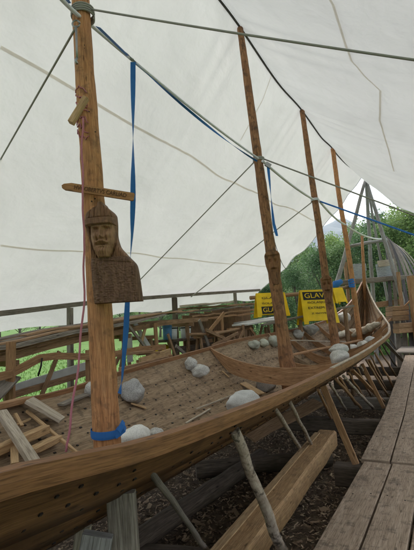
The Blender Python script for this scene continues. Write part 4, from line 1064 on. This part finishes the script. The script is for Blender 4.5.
# ================================================================== YELLOW A-BOARDS
def aboard(xc,yt,yb,w_px,Y,lb,lines,tilt=0):
    T_=atY(xc,yt,Y); B_=atY(xc,yb,Y); hgt=T_.z-B_.z; W=w_px*Y/F; 
    root=empty('folding_sign',V((T_.x,T_.y,B_.z)),lb,'sign')
    ax=V((math.cos(tilt),math.sin(tilt),0)); bk=V((-math.sin(tilt),math.cos(tilt),0))
    for sg,nm in ((-1,'front_panel'),(1,'rear_panel')):
        top=V((T_.x,T_.y,T_.z))+bk*.02*sg; bot=V((T_.x,T_.y,B_.z))+bk*.22*sg
        m=MB(); d=(top-bot); nr=ax.cross(d).normalized()*(.015)
        m.poly([bot-ax*W*.5,bot-ax*W*.38,bot-ax*W*.36+d*.09,bot+ax*W*.36+d*.09,bot+ax*W*.38,bot+ax*W*.5,top+ax*W*.45,top-ax*W*.45],nr,'yellow'); fp=m.build(nm,root)
        if sg<0:
            up_=d.normalized(); fn=ax.cross(up_).normalized()
            if fn.dot(EYE-top)<0: fn=-fn
            S0=max(0,nr.dot(fn))
            for (tx,yy,hh,ww,inv) in lines:
                c=bot+d*yy+fn*(S0+.004)
                if inv:
                    m=MB(); m.box(c+fn*.0,ax*W*ww*.56,up_*hh*.72*hgt,fn*.002,'black'); m.build('print_block',root)
                text(tx,root,c+fn*.004,ax,up_,fn,hh*hgt*1.25,'yellow' if inv else 'black',width=W*ww)
    return root
KY='yellow'
P_=onN(255,300,-3.4)
aboard(270,293,317,33,11.5,'left yellow folding board, partly hidden behind the second mast',[('GLAVA',.78,.10,.6,False),('ISOLASJON',.55,.09,.62,False),('GLAVA',.27,.22,.62,True)],.15)
aboard(315,290,324,38,11.0,'right yellow folding board with black lettering between the masts',[('GLAVA',.82,.17,.72,True),('ISOLASJON',.62,.07,.6,False),('EXTREM 33',.46,.08,.62,False),('Z ISOVER',.3,.05,.5,False)],.25)
aboard(337,288,304,12,12.4,'small yellow board end showing between the third and fourth masts',[],.2)
# log rail behind the signs and bench for the signs
one('log_rail','horizontal brown log rail behind the yellow boards','rail',lambda m:m.tube([atY(250,298,12.2),atY(300,294,12.6),atY(350,287,13.2)],.06,'brown',10,.1))
def signbench(m):
    for k in range(3): m.plank(atY(262,325,10.8+k*.25),atY(352,306,11.4+k*.25),.24,.05,'grey')
    for x,y in ((266,326),(300,319),(345,309)):
        A_=atY(x,y,11.1); m.plank(V((A_.x,A_.y,0)),A_-UP*.03,.09,.09,'brown')
one('sign_bench','grey plank bench carrying the yellow folding boards','bench',signbench)
one('blue_cloth','blue cloth bundle on the timber behind the third mast','cloth',lambda m:m.tube([atY(331,290,12.5),atY(336,284,12.5),atY(342,281,12.5)],[.05,.13,.06],'webbing',10,.3))
# ================================================================== TRIPOD AND BOW-END WORKS
tp=empty('pole_tripod',SN(15,.2,0),'tripod of grey weathered poles holding up the tent peak beyond the stem','tripod')
apx=SN(15.1,.22,7.75)
def pleg(x,y,Y,r=.09):
    Q=atY(x,y,Y); d=(Q-apx); Q2=apx+d*(apx.z-.0)/(apx.z-Q.z); m=MB(); n=20
    m.tube([Q2.lerp(apx,i/n)+V((.03*noise.noise(V((i*.3,x,0))),0,0)) for i in range(n+1)],[r*(1.15-.45*i/n) for i in range(n+1)],'silver',12,.08); m.build('leg',tp)
pleg(343,262,15.6); pleg(371,262,17.6); pleg(391,262,15.9); pleg(381,262,17.9,.06)
one('cross_log','grey log lashed across the tripod legs','log',lambda m:m.tube([atY(347,247,16),atY(366,243,16.2),atY(387,240,16.3)],[.06,.07,.06],'silver',10,.1))
one('lifting_pole','thin reddish pole standing up from the boat stem','pole',lambda m:m.tube([SN(13.75,CO,2.7),atY(362,236,15.35)],[.07,.05],'post',10,.06))
# scaffold with boards behind the stem
def sc_(m):
    m.plank(atY(336,283,15.9),atY(425,276,16.3),.18,.2,'grey',rough=.01)
one('scaffold_beam','heavy grey beam crossing behind the stem at the tripod','beam',sc_)
for i,(x0,y0,x1,y1,w,k,lb) in enumerate([(352,268,366,267,.3,'bluegrey','short grey board left of the stem top'),(350,276,366,275,.35,'bluegrey','pale grey board low left of the stem top'),(377,272,395,270,.6,'bluegrey','broad grey board right of the stem top'),(378,264,394,262,.25,'pale','pale board resting above the broad grey board'),(376,305,412,300,.22,'brown','brown beam crossing behind the bow gunwale'),(386,323,412,321,.2,'pale','pale shelf board right of the bow')]):
    one('stacked_board',lb,'board',lambda m:m.plank(atY(x0,y0,16.2-.02*i),atY(x1,y1,16.3-.02*i),.05,w,k))
def vpost(x,y,Y,w,k,lb,name='scaffold_post'): 
    A_=atY(x,y,Y); one(name,lb,'post',lambda m:m.plank(V((A_.x,A_.y,0)),A_,w,w*.8,k,up=V((0,-1,0))))
vpost(411,276,14.6,.24,'frame','stout brown post at the right picture edge')
vpost(398,272,15.6,.12,'brown','brown post left of the stout one at the right edge')
vpost(345,262,16.4,.12,'brown','brown post behind the thin farthest mast')
one('crate','brown wooden crate standing right of the bow','crate',lambda m:[m.plank(atY(389,309+5*i,15.2),atY(405,308+5*i,15.2),.6,.17,'brown') for i in range(3)])
one('diagonal_brace','light brown brace slanting up right of the bow','brace',lambda m:m.plank(atY(388,322,15.0),atY(411,300,14.9),.07,.05,'frame'))
one('lower_crate','dark boxes stacked under the pale shelf','crate',lambda m:[m.plank(atY(396,326+5*i,14.9),atY(420,324+5*i,14.9),.5,.17,'brown') for i in range(2)])
# bundle of long boards leaning right: curved half-round slab bundle
rnd=random.Random(5)
bb=['first','second','third','fourth','fifth','sixth','seventh','eighth','ninth']
for i in range(9):
    x0=386+i*2.2; x1=396+i*4.2
    A_=atY(385+i*.8,236+i*.7,16.9+.1*i); B_=atY(389+i*3.6,300,16.0-.08*i); Bg=A_+(B_-A_)*((A_.z)/(A_.z-B_.z))
    one('leaning_board','grey board leaning in the bundle against the tripod, %s from the left'%bb[i],'board',lambda m:m.sweep([A_.lerp(Bg,j/12)+V((.62*math.sin(math.pi*(j/12)**.7)*(.1+.11*i),0,.15*math.sin(math.pi*j/12))) for j in range(13)],[(-.085,-.02),(.085,-.02),(.085,.02),(-.085,.02)],'grey' if i%3 else 'slate',up=V((-.9+.2*i,-1,.1)),scale=[.5+.5*j/12 for j in range(13)]),group='boards leaning in a bundle against the tripod')
# ================================================================== TREES
def tree_mesh(seed,Ht,R,nl,leafk,trunkk='trunk'):
    rr=random.Random(seed); tm=MB(); lm=MB()
    n=8; pts=[V((.15*Ht*.1*noise.noise(V((i*.4,seed,0))),.15*Ht*.1*noise.noise(V((i*.4,seed,5))),Ht*.92*i/n)) for i in range(n+1)]
    tm.tube(pts,[Ht*.016*(1.1-i/n) for i in range(n+1)],trunkk,8)
    clumps=[]
    for i in range(26):
        t=rr.uniform(.22,.98); a=rr.uniform(0,6.28); prof=math.sin(math.pi*min(1,(t*.92+.12)))**.8; rad=R*prof*rr.uniform(.45,1)
        c=V((math.cos(a)*rad,math.sin(a)*rad,Ht*t)); p0=pts[min(n,int(t*n*.8))]; tm.tube([p0,p0.lerp(c,.6)+UP*.1,c],[Ht*.005,Ht*.003,Ht*.001],trunkk,5); clumps.append((c,R*rr.uniform(.28,.5)))
    for i in range(nl):
        c,r=rr.choice(clumps); d=V((rr.gauss(0,1),rr.gauss(0,1),rr.gauss(0,.75)));d.normalize(); P=c+d*r*rr.random()**.45
        s=rr.uniform(.04,.085)*(Ht/8); e=V((rr.gauss(0,1),rr.gauss(0,1),rr.gauss(0,.6))).normalized(); f=e.cross(V((rr.gauss(0,1),rr.gauss(0,1),rr.gauss(0,1)))).normalized()
        b=len(lm.v); lm.v+=[P-e*s,P+f*s*.6,P+e*s,P-f*s*.6]; lm.face([b,b+1,b+2,b+3],[(0,0)]*4,leafk)
    return tm,lm
protos=[]
def tree(x,y,Ht,pi,label,group,rot):
    tm,lm=pi
    z=gz(x,y)-.1
    r=empty('tree',V((x,y,z)),label,'tree',group)
    for nm,me in (('trunk',tm),('crown',lm)):
        o=bpy.data.objects.new(nm,me); col.objects.link(o); o.parent=r
    r.rotation_euler=(0,0,rot); Ht*=1.3 if group!='trees across the meadow' else 1; k=Ht/8.; r.scale=(k,k,k*1.0)
def mkproto(seed,R,nl,leafk):
    tm,lm=tree_mesh(seed,8,R,nl,leafk); out=[]
    for nm,m in (('trunk',tm),('crown',lm)):
        o=m.build(nm,origin=V((0,0,0))); me=o.data; bpy.data.objects.remove(o); out.append(me)
    return out
PR=[mkproto(1,2.1,13000,'leaf'),mkproto(2,2.6,14000,'leafdark'),mkproto(3,1.8,12000,'leaf'),mkproto(4,2.4,14000,'leafdark')]
rnd=random.Random(21)
# front row of trees beyond the bow (angle by picture x)
row=[(252,26,3.6),(268,24,3.4),(283,30,5),(298,25,4.3),(312,33,6.2),(326,27,5.2),(338,36,7.2),(350,26,5.4),(362,32,6.8),(376,25,5.6),(388,34,8.2),(399,24,6.0),(411,30,7.6),(425,24,6.5),(440,30,9),(460,26,8),(490,30,9)]
for i,(x,Y,h_) in enumerate(row):
    P=atY(x,320,Y); tree(P.x,P.y,h_,PR[i%4],'leafy green birch in the front row of trees beyond the bow','trees beyond the bow',rnd.uniform(0,6))
row2=[(x,rnd.uniform(42,60),rnd.uniform(7,9)) for x in range(245,520,12)]
for i,(x,Y,h_) in enumerate(row2):
    P=atY(x,320,Y); tree(P.x,P.y,h_,PR[(i*3+1)%4],'darker tree of the second row behind the birches beyond the bow','second row of trees',rnd.uniform(0,6))
for i in range(16):
    x=-60+i*20; P=atY(x,330,rnd.uniform(48,62)); tree(P.x,P.y,rnd.uniform(6,9),PR[i%4],'tree at the far side of the green meadow on the left','trees across the meadow',rnd.uniform(0,6))
def bushes():
    m=MB(); rr=random.Random(9)
    for i in range(9000):
        a=math.radians(rr.uniform(-5,100)); r=rr.uniform(75,430)**1.0; 
        v=(r-90)/420; v=max(0,v)
        x=r*math.cos(a);y=r*math.sin(a)
        z=2+(v**.8)*(56+16*math.sin(a*5))+6*noise.noise(V((x*.02,y*.02,0))) if r>90 else gz(x,y)
        s=rr.uniform(1.6,3.4)
        for q in range(5):
            c=V((x,y,z))+V((rr.gauss(0,s*.6),rr.gauss(0,s*.6),rr.uniform(0,s*2))); e=V((rr.gauss(0,1),rr.gauss(0,1),rr.gauss(0,1))).normalized()*s*.5; f=e.cross(V((rr.gauss(0,1),rr.gauss(0,1),rr.gauss(0,1)))).normalized()*s*.4
            b=len(m.v); m.v+=[c-e,c+f,c+e,c-f]; m.face([b,b+1,b+2,b+3],[(0,0)]*4,'leafdark')
    tag(m.build('forest'),'distant forest covering the slope beyond the trees','forest',kind='stuff')
bushes()
hm=bpy.data.materials.new('haze'); hm.use_nodes=True; ht=hm.node_tree; ht.nodes.clear(); ho=ht.nodes.new('ShaderNodeOutputMaterial'); hv=ht.nodes.new('ShaderNodeVolumePrincipled')
hv.inputs['Color'].default_value=(.72,.83,.97,1); hv.inputs['Density'].default_value=.00035; ht.links.new(hv.outputs[0],ho.inputs['Volume']); M['haze']=hm
m=MB(); m.box(V((0,0,340)),V((3200,0,0)),V((0,3200,0)),V((0,0,390)),'haze'); tag(m.build('haze'),'pale blue air between the tent and the mountain','haze',kind='stuff')
# ================================================================== CAMERA, WORLD, LIGHT
cam=bpy.data.cameras.new('camera'); co=bpy.data.objects.new('camera',cam); col.objects.link(co)
cam.sensor_fit='VERTICAL'; cam.sensor_height=36; cam.lens=F/550*36; cam.clip_end=12000; cam.clip_start=.05
mt=Matrix((( _R.x,_U.x,-_f.x),(_R.y,_U.y,-_f.y),(_R.z,_U.z,-_f.z))).to_4x4(); mt.translation=EYE; co.matrix_world=mt; S.camera=co
w=bpy.data.worlds.new('World'); S.world=w; w.use_nodes=True; t=w.node_tree; bg=t.nodes['Background']
sky=t.nodes.new('ShaderNodeTexSky'); sky.sky_type='NISHITA'; sky.sun_disc=False
SE,SA=math.radians(53),math.radians(8)   # azimuth clockwise from +Y
sky.sun_elevation=SE; sky.sun_rotation=SA; sky.dust_density=3.0; sky.ozone_density=1.0; sky.air_density=1.3
hs=t.nodes.new('ShaderNodeHueSaturation'); hs.inputs['Saturation'].default_value=.3; hs.inputs['Value'].default_value=1.25; t.links.new(sky.outputs[0],hs.inputs['Color']); t.links.new(hs.outputs[0],bg.inputs[0]); bg.inputs[1].default_value=.15
L=bpy.data.lights.new('sun','SUN'); L.energy=1.8; L.angle=math.radians(12); L.color=(1,.93,.86)
lo=bpy.data.objects.new('sun',L); col.objects.link(lo)
d=V((math.sin(SA)*math.cos(SE),math.cos(SA)*math.cos(SE),math.sin(SE)))
lo.rotation_euler=d.to_track_quat('Z','Y').to_euler(); lo.location=(0,0,40)
S.view_settings.view_transform='Standard'; S.view_settings.look='None'; S.view_settings.exposure=1.2; S.view_settings.gamma=1; S.view_settings.use_curve_mapping=False
S.cycles.use_denoising=True; S.cycles.max_bounces=8; S.cycles.diffuse_bounces=5; S.cycles.transmission_bounces=6; S.cycles.transparent_max_bounces=4
for o in bpy.data.objects:
    if '_o' in o: del o['_o']
